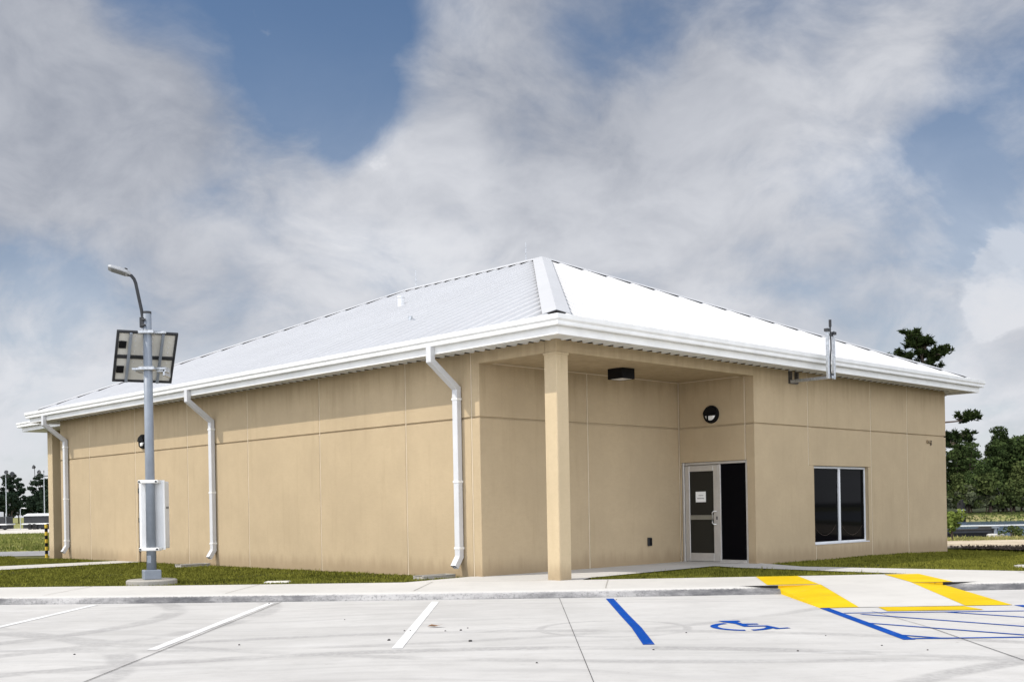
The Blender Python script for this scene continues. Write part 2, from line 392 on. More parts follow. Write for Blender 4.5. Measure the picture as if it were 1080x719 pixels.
# curb line
cx_ = [-60, -8.33, -5.92, -3.61, -1.37, .71, 2.35, 5.3, 8.0, 12, 60]; cy_ = [22.6, 18.16, 17.9, 17.72, 17.58, 17.48, 17.46, 17.48, 17.55, 17.6, 18.0]
def Yc(x): return float(np.interp(x, cx_, cy_))
def Yb(x): return Yc(x)+2.0
lotX = sorted(cx_+[-30, -20, -14, 3.3, 4.0, 4.87, 6.0, 6.9, 7.4, 20, 35])
lot = sheet('parking_lot', [(-60, -40, 0), (60, -40, 0)]+[(x, Yc(x)+.05, 0) for x in reversed(lotX)], M_lot)
tag(lot, kind='structure')
# curb profile, dropping to nothing each side of the ramp
def crown(x):
    if 4.2 < x < 6.75: return .068
    if x <= 4.2: return .068+.050*float(sm(np.array((4.2-x)/.75)))
    return .068+.050*float(sm(np.array((x-6.75)/.7)))
def curb_run(x0, x1):
    X = sorted(set([x for x in cx_ if x0 < x < x1]+list(np.linspace(max(x0, 2.8), min(x1, 8.2), 28))+[x0, x1]))
    X = [x for x in X if x0 <= x <= x1]
    prof = [(0, -.02, 0), (0.0, .012, 0), (.025, .07, 1), (.06, .104, 1), (.11, .118, 1), (.27, .120, 1), (.27, -.05, 0)]
    b = MB(); vs = []; n = len(prof)
    for x in X:
        k = crown(x)/.118; y = Yc(x)
        for (d, z, t) in prof: vs.append((x, y+d, (z*k if z > 0 else z)+.002))
    fs = [(i*n+j, i*n+j+1, (i+1)*n+j+1, (i+1)*n+j) for i in range(len(X)-1) for j in range(n-1)]+[tuple(range(n)), tuple(range((len(X)-1)*n, len(X)*n))]
    b.add(vs, fs); return b.build('curb', M_curb)
tag(curb_run(-60, 4.2), kind='structure'); tag(curb_run(6.75, 60), kind='structure')
# sidewalk with its own vertical front edge (dark joint board shows where the curb dips)
b = MB(); X = sorted(set(lotX+[-1.9, 1.36])); vs = []
for x in X: vs += [(x, Yc(x)+.28, -.05), (x, Yc(x)+.28, .121), (x, Yb(x), .150), (x, Yb(x), -.05)]
b.add(vs, [(i*4+j, i*4+j+1, i*4+j+5, i*4+j+4) for i in range(len(X)-1) for j in range(3)])
tag(b.build('sidewalk', M_walk), kind='structure')
sw = [o for o in COL.objects if o.name == 'sidewalk'][0]
b = MB()
for (xa, xb) in ((3.5, 4.18), (6.80, 7.45)):
    b.box(xa, xb, Yc(xa)+.268, Yc(xa)+.279, -.04, .1185)
b.build('joint_board', M_void, sw)
b = MB()
for (xa, xb) in ((4.182, 4.84), (6.32, 6.798)):
    b.box(xa, xb, Yc(xa)+.268, Yc(xa)+.279, -.04, .1185)
b.build('painted_board', paint('grimy_yellow_paint', (.62, .36, .012), .85, (.03, .025, .02)), sw)
b = MB()
for x in list(np.arange(-26, 3.5, 3.05))+[8.6, 11.6, 14.7]:
    y0, y1 = Yc(x)+.28, Yb(x)
    b.add([(x, y0+.01, .1255), (x+.014, y0+.01, .1255), (x+.2, y1, .1545), (x+.185, y1, .1545)], [(0, 1, 2, 3)])
b.build('joint', M_pad, sw)
# entrance slab and the walk along the lawn
Bs = bw(-.0, 2.1); C_ = bw(6.2, 2.1); D_ = bw(6.2, -.02)
slab = sheet('entrance_slab', [(-1.9, Yb(-1.9), .150), (Bs[0]-.12, Bs[1]+.02, .155), (Bs[0], Bs[1], .157), (C_[0], C_[1], .157), (D_[0], D_[1], .157), (4.5, 22.31, .154), (4.14, 23.05, .155), (1.36, 20.0, .152), (1.2, Yb(1.2), .150)], M_slab); tag(slab, kind='structure')
wk = sheet('walkway', [(4.5, 22.31, .154), (D_[0], D_[1], .157), (5.75, 22.35, .15), (8.94, 19.72, .15), (9.3, Yb(9.3), .15), (6.86, Yb(6.86), .15)], M_slab); tag(wk, kind='structure')
pth = sheet('path', [bw(-.01, 15.6, -.02), bw(-.01, 17.0, -.02), bw(-24, 17.9, -.02), bw(-24, 12.4, -.02), bw(-4, 15.0, -.02)], M_walk); tag(pth, kind='structure')
rd = sheet('road', [(-140, 40.6, .02), (-6, 40.2, .02), (-6, 45.6, .02), (-140, 46.0, .02)], M_asphalt); tag(rd, kind='structure')
tag(sheet('gravel_yard', [(-220, 94, .02), (-8, 94, .02), (-8, 138, .02), (-220, 138, .02)], M_yard), kind='structure')
tag(sheet('gravel_path', [(-160, 74, .02), (-8, 73, .02), (-8, 75.5, .02), (-160, 77, .02)], M_sand), kind='structure')
tag(sheet('dirt_track', [(8, 33.4, .035), (13, 32.6, .035), (22, 32.2, .03), (60, 31.5, .03), (60, 37.6, .03), (22, 38.3, .03), (8, 38.8, .03)], M_sand), kind='structure')
tag(sheet('mulch_strip', [(12.0, 31.7, .10), (13.1, 29.3, .10), (14.6, 28.2, .09), (40, 27.6, .09), (40, 30.3, .06), (20, 31.2, .06), (13.6, 32.4, .05)], M_mulch), kind='structure')

# ------------------------------------------------------------------ markings on the lot (parts of it)
def stripe(name, mat, pts, z=.004, label=None, parent=lot):
    b = MB(); b.add([(x, y, z) for x, y in pts], [tuple(range(len(pts)))])
    o = b.build(name, mat, parent)
    if label: o['label'] = label
    return o
for x, y0, y1 in ((-1.2, 11.45, 17.2), (-3.78, 11.7, 17.5), (-6.62, 11.7, 17.75), (-9.3, 11.8, 18.0)):
    stripe('parking_stripe', P_white, [(x-.055, y0), (x+.055, y0), (x+.055, y1), (x-.055, y1)])
stripe('parking_stripe', P_blue, [(1.305, 11.4), (1.425, 11.4), (1.475, 13.0), (1.49, 14.6), (1.53, 17.2), (1.41, 17.2), (1.375, 14.6), (1.36, 13.0)], label='blue parking stripe left of the painted wheelchair')
def bar(p, q, wd, z=.004):
    p = Vector(p); q = Vector(q); n = (q-p).normalized(); n = Vector((-n.y, n.x))*wd/2
    return [tuple(p+n), tuple(q+n), tuple(q-n), tuple(p-n)]
b = MB()
def addbar(p, q, wd, z): b.add([(x, y, z) for x, y in bar(p, q, wd)], [(0, 1, 2, 3)])
addbar((4.15, 15.0), (4.02, 11.42), .125, .0040); addbar((6.72, 14.95), (6.62, 11.3), .125, .0040)
addbar((4.2, 14.28), (6.68, 14.14), .075, .0044); addbar((4.06, 11.50), (6.62, 11.40), .075, .0048)
for p, q in (((5.43, 14.22), (6.62, 12.72)), ((4.36, 14.1), (6.35, 11.5)), ((4.1, 13.07), (5.36, 11.55)), ((4.05, 11.85), (4.36, 11.5))):
    addbar(p, q, .065, .0052)
h = b.build('access_aisle_marking', P_blue, lot); h['label'] = 'blue hatched access aisle below the yellow curb ramp'
# wheelchair symbol
b = MB(); zz = .004
c0 = (2.62, 12.93)
arc = [R(t) for t in np.linspace(118, 262, 16)]+[None]+[R(t) for t in np.linspace(278, 352, 9)]
def ringpiece(a0, a1, ri, ro, n=14):
    ts = np.linspace(R(a0), R(a1), n)
    vs = [(c0[0]+r*1.0*math.cos(t), c0[1]+r*1.25*math.sin(t), zz) for t in ts for r in (ri, ro)]
    b.add(vs, [(2*i, 2*i+1, 2*i+3, 2*i+2) for i in range(n-1)])
ringpiece(112, 263, .27, .355); ringpiece(277, 338, .27, .355)
b.add([(2.47, 13.60, zz), (2.72, 13.60, zz), (2.72, 13.47, zz), (2.66, 13.44, zz), (2.70, 13.28, zz), (2.60, 13.24, zz), (2.50, 13.44, zz)], [tuple(range(7))])
zz = .0044
b.add([(2.62, 13.24, zz), (2.86, 13.22, zz), (2.86, 13.12, zz), (2.62, 13.11, zz)], [(0, 1, 2, 3)])
zz = .0048
b.add([(2.60, 13.27, zz), (2.68, 13.27, zz), (2.72, 13.0, zz), (2.93, 12.99, zz), (3.00, 12.70, zz), (3.10, 12.74, zz), (3.12, 12.66, zz), (2.94, 12.60, zz), (2.87, 12.90, zz), (2.64, 12.90, zz)], [tuple(range(10))])
o = b.build('wheelchair_symbol', P_blue, lot)
b = MB()
for x0, x1, y0, y1, wd in ((-3.66, -3.62, 17.75, -10, .010), (.71, .45, 17.48, -10, .005), (4.62, 4.2, 12.5, 6, .010), (4.62, 4.62, 14.5, 12.5, .007)):
    b.add([(x, y, .0064) for x, y in bar((x0, y0), (x1, y1), wd)], [(0, 1, 2, 3)])
b.add([(x, y, .0064) for x, y in bar((-30, 5.2), (30, 4.9), .012)], [(0, 1, 2, 3)])
b.build('joint', M_void, lot)

# curb ramp: white centre, yellow flares
ry = Yc(5.3)+.279
ramp = MB()
ramp.add([(4.62, 15.02, .006), (6.02, 14.98, .006), (6.30, ry, .123), (4.86, ry, .123)], [(0, 1, 2, 3)])
ramp_o = ramp.build('curb_ramp', M_walk); tag(ramp_o, kind='structure')
b = MB(); b.add([(4.10, 15.0, .007), (4.617, 15.02, .007), (4.855, ry, .123), (4.17, ry-.02, .072), (4.17, ry-.02, -.01), (4.10, 15.0, -.01)], [(0, 1, 2), (0, 2, 3), (0, 3, 4, 5)])
b.build('flare', P_yellow, ramp_o)
b = MB(); b.add([(6.024, 14.98, .007), (6.64, 14.96, .007), (6.84, ry-.02, .072), (6.304, ry, .123), (6.84, ry-.02, -.01), (6.64, 14.96, -.01)], [(0, 1, 3), (1, 2, 3), (1, 5, 4, 2)])
b.build('flare', P_yellow, ramp_o)
b = MB(); b.add([(4.80, 14.43, .0072), (6.02, 14.38, .0072), (5.98, 14.90, .0072), (4.86, 14.97, .0072)], [(0, 1, 2, 3)])
b.build('toe_stripe', P_yellow, ramp_o)
def on_walk(pts):  # painted bands on the sidewalk above the ramp
    b = MB(); b.add([(x, y, .121+(y-Yc(x)-.28)/1.72*.029+.0045) for x, y in pts], [(0, 1, 2, 3)]); return b
on_walk([(4.02, ry+.02), (4.84, ry+.02), (4.92, 19.42), (4.2, 19.44)]).build('walk_band', P_yellow, ramp_o)
on_walk([(6.32, ry+.02), (6.96, ry+.02), (7.02, 19.44), (6.42, 19.42)]).build('walk_band', P_yellow, ramp_o)

# ------------------------------------------------------------------ building
W, L, a, bb = 15.1, 20.78, 6.04, 1.97
ZJ, ZS = 2.95, 4.17
bld = empty('single_storey_building', BLOC, BROT)
tag(bld, 'tan stucco single storey building with white metal hip roof and corner porch', 'building')
G = .016  # half groove
def panels(rects, plane, pos, sign, th=.034, mat=M_wall, polys=()):
    """raised panels on a wall plane; rects (u0,u1,z0,z1). plane 'x' -> wall at x=pos facing sign"""
    b = MB()
    def put(poly):
        n = len(poly); A = []; B = []
        for u, z in poly:
            if plane == 'x': A.append((pos, u, z)); B.append((pos-sign*th, u, z))
            else: A.append((u, pos, z)); B.append((u, pos-sign*th, z))
        b.add(A+B, [tuple(range(n)), tuple(range(2*n-1, n-1, -1))]+[(i, (i+1) % n, n+(i+1) % n, n+i) for i in range(n)])
    for (u0, u1, z0, z1) in rects: put([(u0, z0), (u1, z0), (u1, z1), (u0, z1)])
    for p in polys: put(p)
    return b
def wall(b, coreboxes, bevel=.007):
    n0 = len(b.v)
    for c in coreboxes: b.box(*c)
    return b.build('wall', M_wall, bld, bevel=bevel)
ZT = 4.19
# long left wall (x = 0, faces -x)
ly = [bb, 2.2, 4.14, 7.11, 10.06, 12.95, 15.85, 18.75, L]
rec = []
for i in range(len(ly)-1):
    y0 = ly[i]+(G if i else 0); y1 = ly[i+1]-(G if i < len(ly)-2 else 0)
    if i in (4, 5): continue
    rec += [(y0, y1, -.15, ZJ-G), (y0, y1, ZJ+G, ZT)]
dr = (14.78, 15.72, 2.14)
rec += [(12.95+G, 15.85-G, ZJ+G, ZT)]
pol = [[(12.95+G, -.15), (dr[0], -.15), (dr[0], dr[2]), (dr[1], dr[2]), (dr[1], -.15), (15.85-G, -.15), (15.85-G, ZJ-G), (12.95+G, ZJ-G)]]
y0, y1 = 10.06+G, 12.95-G
rec += [(y0, y1, -.15, ZJ-G), (y0, y1, ZJ+G, ZT)]
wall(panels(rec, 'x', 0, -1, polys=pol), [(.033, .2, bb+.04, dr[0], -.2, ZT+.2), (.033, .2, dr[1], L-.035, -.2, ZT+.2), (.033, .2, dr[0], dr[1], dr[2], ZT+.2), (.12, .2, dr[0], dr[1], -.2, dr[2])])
# entrance side, right of the porch (y = 0, faces -y)
wx0, wx1, wz0, wz1 = 8.40, 10.88, .31, 2.09
p1, p2, p3 = 8.18, 11.04, 12.92
rec = [(a, p1-G, ZJ+G, ZT), (p1+G, p2-G, ZJ+G, ZT), (p2+G, p3-G, ZJ+G, ZT), (p3+G, W, ZJ+G, ZT), (p1+G, p2-G, wz1+.0, ZJ-G), (p2+G, p3-G, -.3, ZJ-G), (p3+G, W, -.3, ZJ-G), (wx0+.07, p2-G, -.3, wz0)]
pol = [[(a, -.3), (wx0+.07-2*G, -.3), (wx0+.07-2*G, wz0), (wx0, wz0), (wx0, wz1-.0), (p1-G, wz1+.0), (p1-G, ZJ-G), (a, ZJ-G)], [(wx1, wz0+.001), (p2-G, wz0+.001), (p2-G, wz1-.002), (wx1, wz1-.002)]]
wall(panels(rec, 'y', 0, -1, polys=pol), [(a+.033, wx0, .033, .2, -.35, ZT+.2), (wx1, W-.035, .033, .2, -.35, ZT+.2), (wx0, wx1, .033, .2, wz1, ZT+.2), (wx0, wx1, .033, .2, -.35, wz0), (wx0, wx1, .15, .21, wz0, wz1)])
# porch back wall (y = bb) and door wall (x = a, faces -x)
rec = [(.022, 3.0-G, -.15, ZJ-G), (3.0+G, a-.02, -.15, ZJ-G), (.022, 3.0-G, ZJ+G, 4.05), (3.0+G, a-.02, ZJ+G, 4.05)]
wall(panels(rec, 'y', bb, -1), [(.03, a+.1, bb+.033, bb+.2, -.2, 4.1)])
dy0, dy1, dz1 = .20, 1.92, 2.19
rec = [(.24+G, bb-.02, ZJ+G, 4.05), (.022, .24-G, ZJ+G, 4.05)]
pol = [[(dy1, -.15), (bb-.02, -.15), (bb-.02, ZJ-G), (.24+G, ZJ-G), (.24+G, dz1), (dy1, dz1)], [(.022, -.15), (dy0, -.15), (dy0, dz1), (.24-G, dz1), (.24-G, ZJ-G), (.022, ZJ-G)]]
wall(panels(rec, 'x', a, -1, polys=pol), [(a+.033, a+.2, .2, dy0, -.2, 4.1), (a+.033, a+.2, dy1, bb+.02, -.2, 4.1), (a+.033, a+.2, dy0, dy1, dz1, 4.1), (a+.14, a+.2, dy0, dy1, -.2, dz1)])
# far sides
wall(MB(), [(W-.2, W, .2, L, -.3, ZT+.2)], .01); wall(MB(), [(.2, W-.2, L-.2, L, -.3, ZT+.2)], .01)
# pale sealant in the upright joints and along the porch ceiling
SL = []
for y in ly[1:-1]: SL.append((.006, .032, y-.009, y+.009, -.15, ZT))
for (x, za, zb) in ((p1, wz1, ZT), (wx0+.07-G, -.3, wz0-.02), (p2, -.3, ZT), (p3, -.3, ZT)): SL.append((x-.009, x+.009, .006, .032, za, zb))
SL += [(2.99, 3.01, bb+.004, bb+.02, -.15, 4.0), (a+.004, a+.02, .23, .25, dz1, 4.0), (a-.016, a-.001, bb-.016, bb-.001, -.1, 3.954), (.25, a-.018, bb-.016, bb-.001, 3.955, 3.972), (a-.012, a-.001, .30, bb-.018, 3.955, 3.972)]
for q in SL:
    b = MB(); b.box(*q); b.build('joint_sealant', M_caulk, bld)
# column, beams, ceiling
s = .30
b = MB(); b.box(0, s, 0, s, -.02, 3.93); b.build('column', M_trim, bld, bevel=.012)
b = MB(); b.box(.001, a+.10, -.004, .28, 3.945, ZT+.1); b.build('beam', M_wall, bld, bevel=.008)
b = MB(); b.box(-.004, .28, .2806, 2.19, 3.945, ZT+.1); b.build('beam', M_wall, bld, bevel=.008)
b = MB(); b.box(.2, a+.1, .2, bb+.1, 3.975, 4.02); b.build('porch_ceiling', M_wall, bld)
b = MB(); b.box(-.012, s+.012, -.012, s+.012, 3.905, 3.944); b.build('column_cap', M_trim, bld, bevel=.006)
# rear porch canopy with its own column beyond the far end
b = MB(); b.box(1.10, 1.48, 24.1, 24.48, -.2, 4.12); b.build('column', M_trim, bld, bevel=.012)
b = MB(); b.box(.53, W-1, 21.63, 25.15, 4.11, 4.42); b.build('canopy', M_white2, bld, bevel=.01)
b = MB(); b.box(.41, W-.9, 21.60, 25.28, 4.25, 4.345); b.box(.39, W-.9, 21.60, 25.30, 4.346, 4.405); b.build('canopy_gutter', M_white2, bld, bevel=.008)
# soffit
def loop(prof, name, mat, parent=bld, closed=True, bevel=0):
    n = len(prof); vs = []
    for (o, z) in prof: vs += [(-o, -o, z), (W+o, -o, z), (W+o, L+o, z), (-o, L+o, z)]
    fs = []
    for i in range(n if closed else n-1):
        j = (i+1) % n
        for k in range(4): fs.append((i*4+k, i*4+(k+1) % 4, j*4+(k+1) % 4, j*4+k))
    b = MB(); b.add(vs, fs); return b.build(name, mat, parent, bevel)
loop([(.648, 4.11), (.648, 4.43), (.62, 4.43), (.62, 4.11)], 'fascia', M_white2)
loop([(.650, 4.245), (.735, 4.245), (.742, 4.262), (.742, 4.31), (.768, 4.345), (.772, 4.42), (.760, 4.425), (.756, 4.36), (.735, 4.33), (.66, 4.30)], 'gutter', M_white2)
loop([(.0, 4.2), (.62, 4.2)], 'soffit_backing', M_void, closed=False)
b = MB(); marks = b
pit = .28
def soff(u0, u1, fixed, out, axis):
    n = int((u1-u0)/pit)
    for k in range(n+1):
        p = u0+k*pit; q = min(p+pit-.022, u1)
        if q-p < .05: continue
        for (x0, x1, z) in ((p, q, 4.168),):
            if axis == 'y': b.box(*sorted((fixed, fixed+out*.618)), x0, x1, z, z+.012); b.cur = 1; marks.box(*sorted((fixed+out*.012, fixed+out*.10)), q-.020, q+.022, z-.018, z-.002); b.cur = 0
            else: b.box(x0, x1, *sorted((fixed, fixed+out*.618)), z, z+.012); b.cur = 1; marks.box(q-.020, q+.022, *sorted((fixed+out*.012, fixed+out*.10)), z-.018, z-.002); b.cur = 0
        m = (p+q)/2-.01
        if axis == 'y': b.box(*sorted((fixed, fixed+out*.616)), m, m+.05, 4.150, 4.1675)
        else: b.box(m, m+.05, *sorted((fixed, fixed+out*.616)), 4.150, 4.1675)
soff(-.0, L, -.006, -1, 'y'); soff(0, W, -.006, -1, 'x'); soff(0, L, W, 1, 'y'); soff(0, W, L, 1, 'x')
for sx_, sy_ in ((-.618, -.618), (W, -.618), (-.618, L), (W, L)): b.box(sx_, sx_+.618, sy_, sy_+.618, 4.168, 4.18)
b.build('soffit', [M_soffit, M_void], bld)
# roof
E_ = .70; ZE = 4.375; slope = (7.90-ZE)/(W/2+E_)
x0, x1, y0, y1 = -E_, W+E_, -E_, L+E_; hw = (x1-x0)/2; zr = ZE+slope*hw
A1, A2 = (x0+hw, y0+hw, zr), (x0+hw, y1-hw, zr)
b = MB()
cs = [(x0, y0, ZE), (x1, y0, ZE), (x1, y1, ZE), (x0, y1, ZE)]
lowr = [(x, y, z-.03) for x, y, z in cs]
b.add(cs+[A1, A2]+lowr, [(0, 1, 4), (1, 2, 5, 4), (2, 3, 5), (3, 0, 4, 5), (0, 6, 7, 1), (1, 7, 8, 2), (2, 8, 9, 3), (3, 9, 6, 0)])
def rib(p, q, nrm_out):
    p = Vector(p); q = Vector(q); d = (q-p).normalized(); up = Vector((nrm_out[0]*slope*-1, nrm_out[1]*slope*-1, 1)).normalized()
    up = Vector((-nrm_out[0]*-slope, -nrm_out[1]*-slope, 1)).normalized()
    sd = d.cross(up).normalized()
    vs = []
    for e in (p, q):
        for (o, hh) in ((-.07, -.005), (-.03, .05), (.03, .05), (.07, -.005)): vs.append(e+sd*o+up*hh)
    b.add(vs, [(0, 1, 5, 4), (1, 2, 6, 5), (2, 3, 7, 6), (0, 3, 2, 1), (4, 5, 6, 7)])
sp = .445
for k in range(1, int((y1-y0)/sp)+1):
    y = y0+k*sp; r_ = min(hw, y-y0, y1-y)-.13
    if r_ > .15:
        rib((x0+.01, y, ZE+slope*.01), (x0+r_, y, ZE+slope*r_), (-1, 0)); rib((x1-.01, y, ZE+slope*.01), (x1-r_, y, ZE+slope*r_), (1, 0))
for k in range(1, int((x1-x0)/sp)+1):
    x = x0+k*sp; r_ = min(x-x0, x1-x)-.13
    if r_ > .15:
        rib((x, y0+.01, ZE+slope*.01), (x, y0+r_, ZE+slope*r_), (0, -1)); rib((x, y1-.01, ZE+slope*.01), (x, y1-r_, ZE+slope*r_), (0, 1))
roof = b.build('roof', M_roof, bld)
def cap(p, q, n1, n2, wd=.25, name='hip_cap', lift=.075):
    """folded cap along a hip or ridge; n1, n2 horizontal downhill directions of both slopes"""
    p = Vector(p); q = Vector(q); d = (q-p).normalized(); vs = []; b = MB(); cl = MB()
    for e in (p, q):
        row = []
        for n in (n1, n2):
            fall = Vector((n[0], n[1], -slope)); fall = fall-d*fall.dot(d); fall.normalize(); row.append(fall)
        t = e+Vector((0, 0, lift))
        vs += [t+row[0]*wd+Vector((0, 0, -.006)), t, t+row[1]*wd+Vector((0, 0, -.006)), t+row[1]*wd+Vector((0, 0, -.016)), t+Vector((0, 0, -.012)), t+row[0]*wd+Vector((0, 0, -.016))]
        cl.v += [tuple(e+row[0]*(wd-.03)+Vector((0, 0, -.01))), tuple(e+row[0]*(wd-.03)+Vector((0, 0, lift-.014))), tuple(e+Vector((0, 0, lift-.02))), tuple(e+row[1]*(wd-.03)+Vector((0, 0, lift-.014))), tuple(e+row[1]*(wd-.03)+Vector((0, 0, -.01)))]
    n = 6; b.add(vs, [(i, (i+1) % n, n+(i+1) % n, n+i) for i in range(n)]+[tuple(range(n)), tuple(range(n, 2*n))])
    o = b.build(name, M_roof, roof)
    cl.f = [(0, 1, 6, 5), (3, 4, 9, 8), (0, 1, 2, 3, 4)]; cl.mi = [0]*3
    cl.build('cap_closure', M_void, roof)
    return o
def hip(c, A, n1, n2):
    c = Vector(c); A = Vector(A); cap(c.lerp(A, .035), A, n1, n2)
hip(cs[0], A1, (-1, 0), (0, -1)); hip(cs[1], A1, (1, 0), (0, -1)); hip(cs[2], A2, (1, 0), (0, 1)); hip(cs[3], A2, (-1, 0), (0, 1))
cap(A1, A2, (-1, 0), (1, 0), name='ridge_cap')
b = MB(); zz = ZE+slope*(4.6-x0); b.tube([(4.6, 9.9, zz-.1), (4.6, 9.9, zz+.24)], .09, 14); b.tube([(4.6, 9.9, zz+.22), (4.6, 9.9, zz+.26)], .105, 14); b.build('vent_pipe', M_white, roof)
b = MB(); zz = ZE+slope*(1.7-x0); b.tube([(1.7, 6.0, zz-.05), (1.7, 6.0, zz+.14)], .05, 10); b.build('vent_pipe', M_galv, roof)
for y in (A1[1]+.6, A2[1]-.4): 
    b = MB(); b.tube([(A1[0], y, zr), (A1[0], y, zr+.55)], [.012, .008], 6); b.build('lightning_rod', M_galv, roof)
# downspouts
def downspout(y):
    b = MB(); hx, hy = .055, .07
    path = [(-.70, 4.25), (-.70, 3.99), (-.075, 3.52), (-.075, .36), (-.20, .17)]
    vs = []
    for i, (x, z) in enumerate(path):
        def dr_(i, j): v = Vector((path[j][0]-path[i][0], path[j][1]-path[i][1])); return v.normalized()
        d1 = dr_(max(i-1, 0), max(i, 1)); d2 = dr_(min(i, len(path)-2), min(i+1, len(path)-1))
        t = (d1+d2).normalized(); n = Vector((-t.y, t.x)); k = hx/max(.5, n.dot(Vector((-d1.y, d1.x))))
        for (e, f) in ((-1, -1), (1, -1), (1, 1), (-1, 1)): vs.append((x+n.x*k*e, y+hy*f, z+n.y*k*e))
    n = len(path); fs = [(i*4+j, i*4+(j+1) % 4, i*4+4+(j+1) % 4, i*4+4+j) for i in range(n-1) for j in range(4)]
    b.add(vs, fs); o = b.build('downspout', M_spout, bld, bevel=.010, seg=2)
    e = Vector((path[-1][0], path[-1][1])); d = (e-Vector(path[-2])).normalized(); nn = Vector((-d.y, d.x))
    c = MB(); c.add([(e.x-d.x*.03+nn.x*(hx-.004)*i, y+(hy-.004)*j, e.y-d.y*.03+nn.y*(hx-.004)*i) for i, j in ((-1, -1), (1, -1), (1, 1), (-1, 1))], [(0, 1, 2, 3)]); c.build('outlet', M_void, o)
    for z in (3.3, 1.75, .50):
        c = MB(); c.box(-.139, -.01, y-.078, y+.078, z, z+.04); c.build('strap', M_white2, o, bevel=.004)
for y in (2.52, 11.6, 20.25): downspout(y)
# window
win = MB(); fy0, fy1 = .085, .135; fw = .055
for (xa, xb, za, zb) in ((wx0, wx0+fw, wz0, wz1), (wx1-fw-.0, wx1, wz0, wz1), (wx0+fw, wx1-fw, wz0, wz0+fw), (wx0+fw, wx1-fw, wz1-fw, wz1)): win.box(xa+.002, xb-.002, fy0, fy1, za+.002, zb-.002)
mxx = (wx0+wx1)/2; win.box(mxx-.04, mxx+.04, fy0-.012, fy1, wz0+fw, wz1-fw)
wo = win.build('window', M_white, bld, bevel=.006)
for xa, xb in ((wx0+fw, mxx-.04), (mxx+.04, wx1-fw)):
    c = MB(); c.box(xa, xb, fy0+.022, fy0+.03, wz0+fw, wz1-fw); c.build('pane', M_glass, wo)
    c = MB(); u0 = xa+.1; u1 = xb-.1
    c.tube([(u0+(u1-u0)*t, fy0+.016, wz0+fw+.12+.22*(2*t-1)**2+(.04 if xa < mxx-.1 else 0)*t) for t in np.linspace(0, 1, 13)], .003, 5); c.build('cord', M_bark, wo)
b = MB(); b.box(wx0+.003, wx1-.003, -.012, .084, wz0-.004, wz0+.018); b.build('sill', M_white, wo, bevel=.004)
# entrance door with sidelight
b = MB(); fx0, fx1 = a+.02, a+.115; fw = .06; ym = .93
for (ya, yb, za, zb) in ((dy0, dy0+fw, 0, dz1), (dy1-fw, dy1, 0, dz1), (dy0+fw, dy1-fw, dz1-fw, dz1), (ym-.035, ym+.035, 0.0, dz1-fw), (dy0+fw, ym-.035, .0, .07)): b.box(fx0, fx1, ya+.004, yb-.004, za+.003, zb-.004)
do = b.build('entrance_door', M_alu, bld, bevel=.006)
c = MB(); c.box(fx0+.03, fx0+.04, dy0+fw-.01, ym-.02, .06, dz1-fw+.01); c.build('sidelight_glass', M_glass, do)
c = MB(); la, lb = ym+.04, dy1-fw-.006
for (ya, yb, za, zb) in ((la, la+.125, .02, dz1-fw-.01), (lb-.125, lb, .02, dz1-fw-.01), (la+.125, lb-.125, .02, .20), (la+.125, lb-.125, dz1-fw-.14, dz1-fw-.01)): c.box(fx0+.012, fx0+.06, ya, yb, za, zb)
c.build('door_leaf', M_alu, do, bevel=.006)
c = MB(); c.box(fx0+.032, fx0+.04, la+.12, lb-.12, .19, dz1-fw-.13); c.build('door_glass', M_glass2, do)
c = MB(); c.box(fx0+.012, fx0+.03, la+.126, lb-.126, .93, 1.03); c.build('push_bar', simple('dull_bar_metal', (.20, .19, .15), .5, .1), do, bevel=.005)
c = MB(); hy_ = la+.05; c.tube([(fx0+.01, hy_, 1.11), (fx0-.05, hy_+.03, 1.11), (fx0-.06, hy_+.06, 1.08), (fx0-.06, hy_+.06, .86), (fx0-.05, hy_+.03, .83), (fx0+.01, hy_, .83)], .013, 8); c.build('handle', M_lens, do, smooth=True)
c = MB(); c.box(fx0+.004, fx0+.013, hy_-.025, hy_+.0, .93, 1.0); c.build('lock', M_black, do)
b = MB(); b.box(a+.016, a+.022, dy0-.02, dy1+.02, dz1-.001, dz1+.018); b.box(a+.016, a+.022, dy1-.002, dy1+.018, 0, dz1); b.build('sealant', M_void, do)
b = MB(); b.box(a+.0, a+.14, dy0, dy1, -.005, .012); b.build('threshold', M_alu, do)
# service door on the long wall
b = MB(); b.box(.03, .115, dr[0]+.05, dr[1]-.05, -.02, dr[2]-.05); sd = b.build('service_door', M_wall, bld, bevel=.004)
b = MB(); b.box(.012, .118, dr[0]+.002, dr[0]+.05, -.02, dr[2]-.002); b.box(.012, .118, dr[1]-.05, dr[1]-.002, -.02, dr[2]-.002); b.box(.012, .118, dr[0]+.05, dr[1]-.05, dr[2]-.05, dr[2]-.002); b.build('door_frame', simple('brown_door_frame', (.16, .115, .07), .6), sd)
for z in (.25, 1.05, 1.85):
    b = MB(); b.tube([(.0, dr[1]-.05, z), (.0, dr[1]-.05, z+.13)], .022, 8); b.build('hinge', M_void, sd)

def in_building(o): o.matrix_world = Matrix.Translation(BLOC) @ Matrix.Rotation(BROT, 4, 'Z') @ o.matrix_world
def bthing(name, x, y, z, label, cat, group=None, rz=0.0):
    e = empty(name, bw(x, y, z), BROT+rz); return tag(e, label, cat, group)
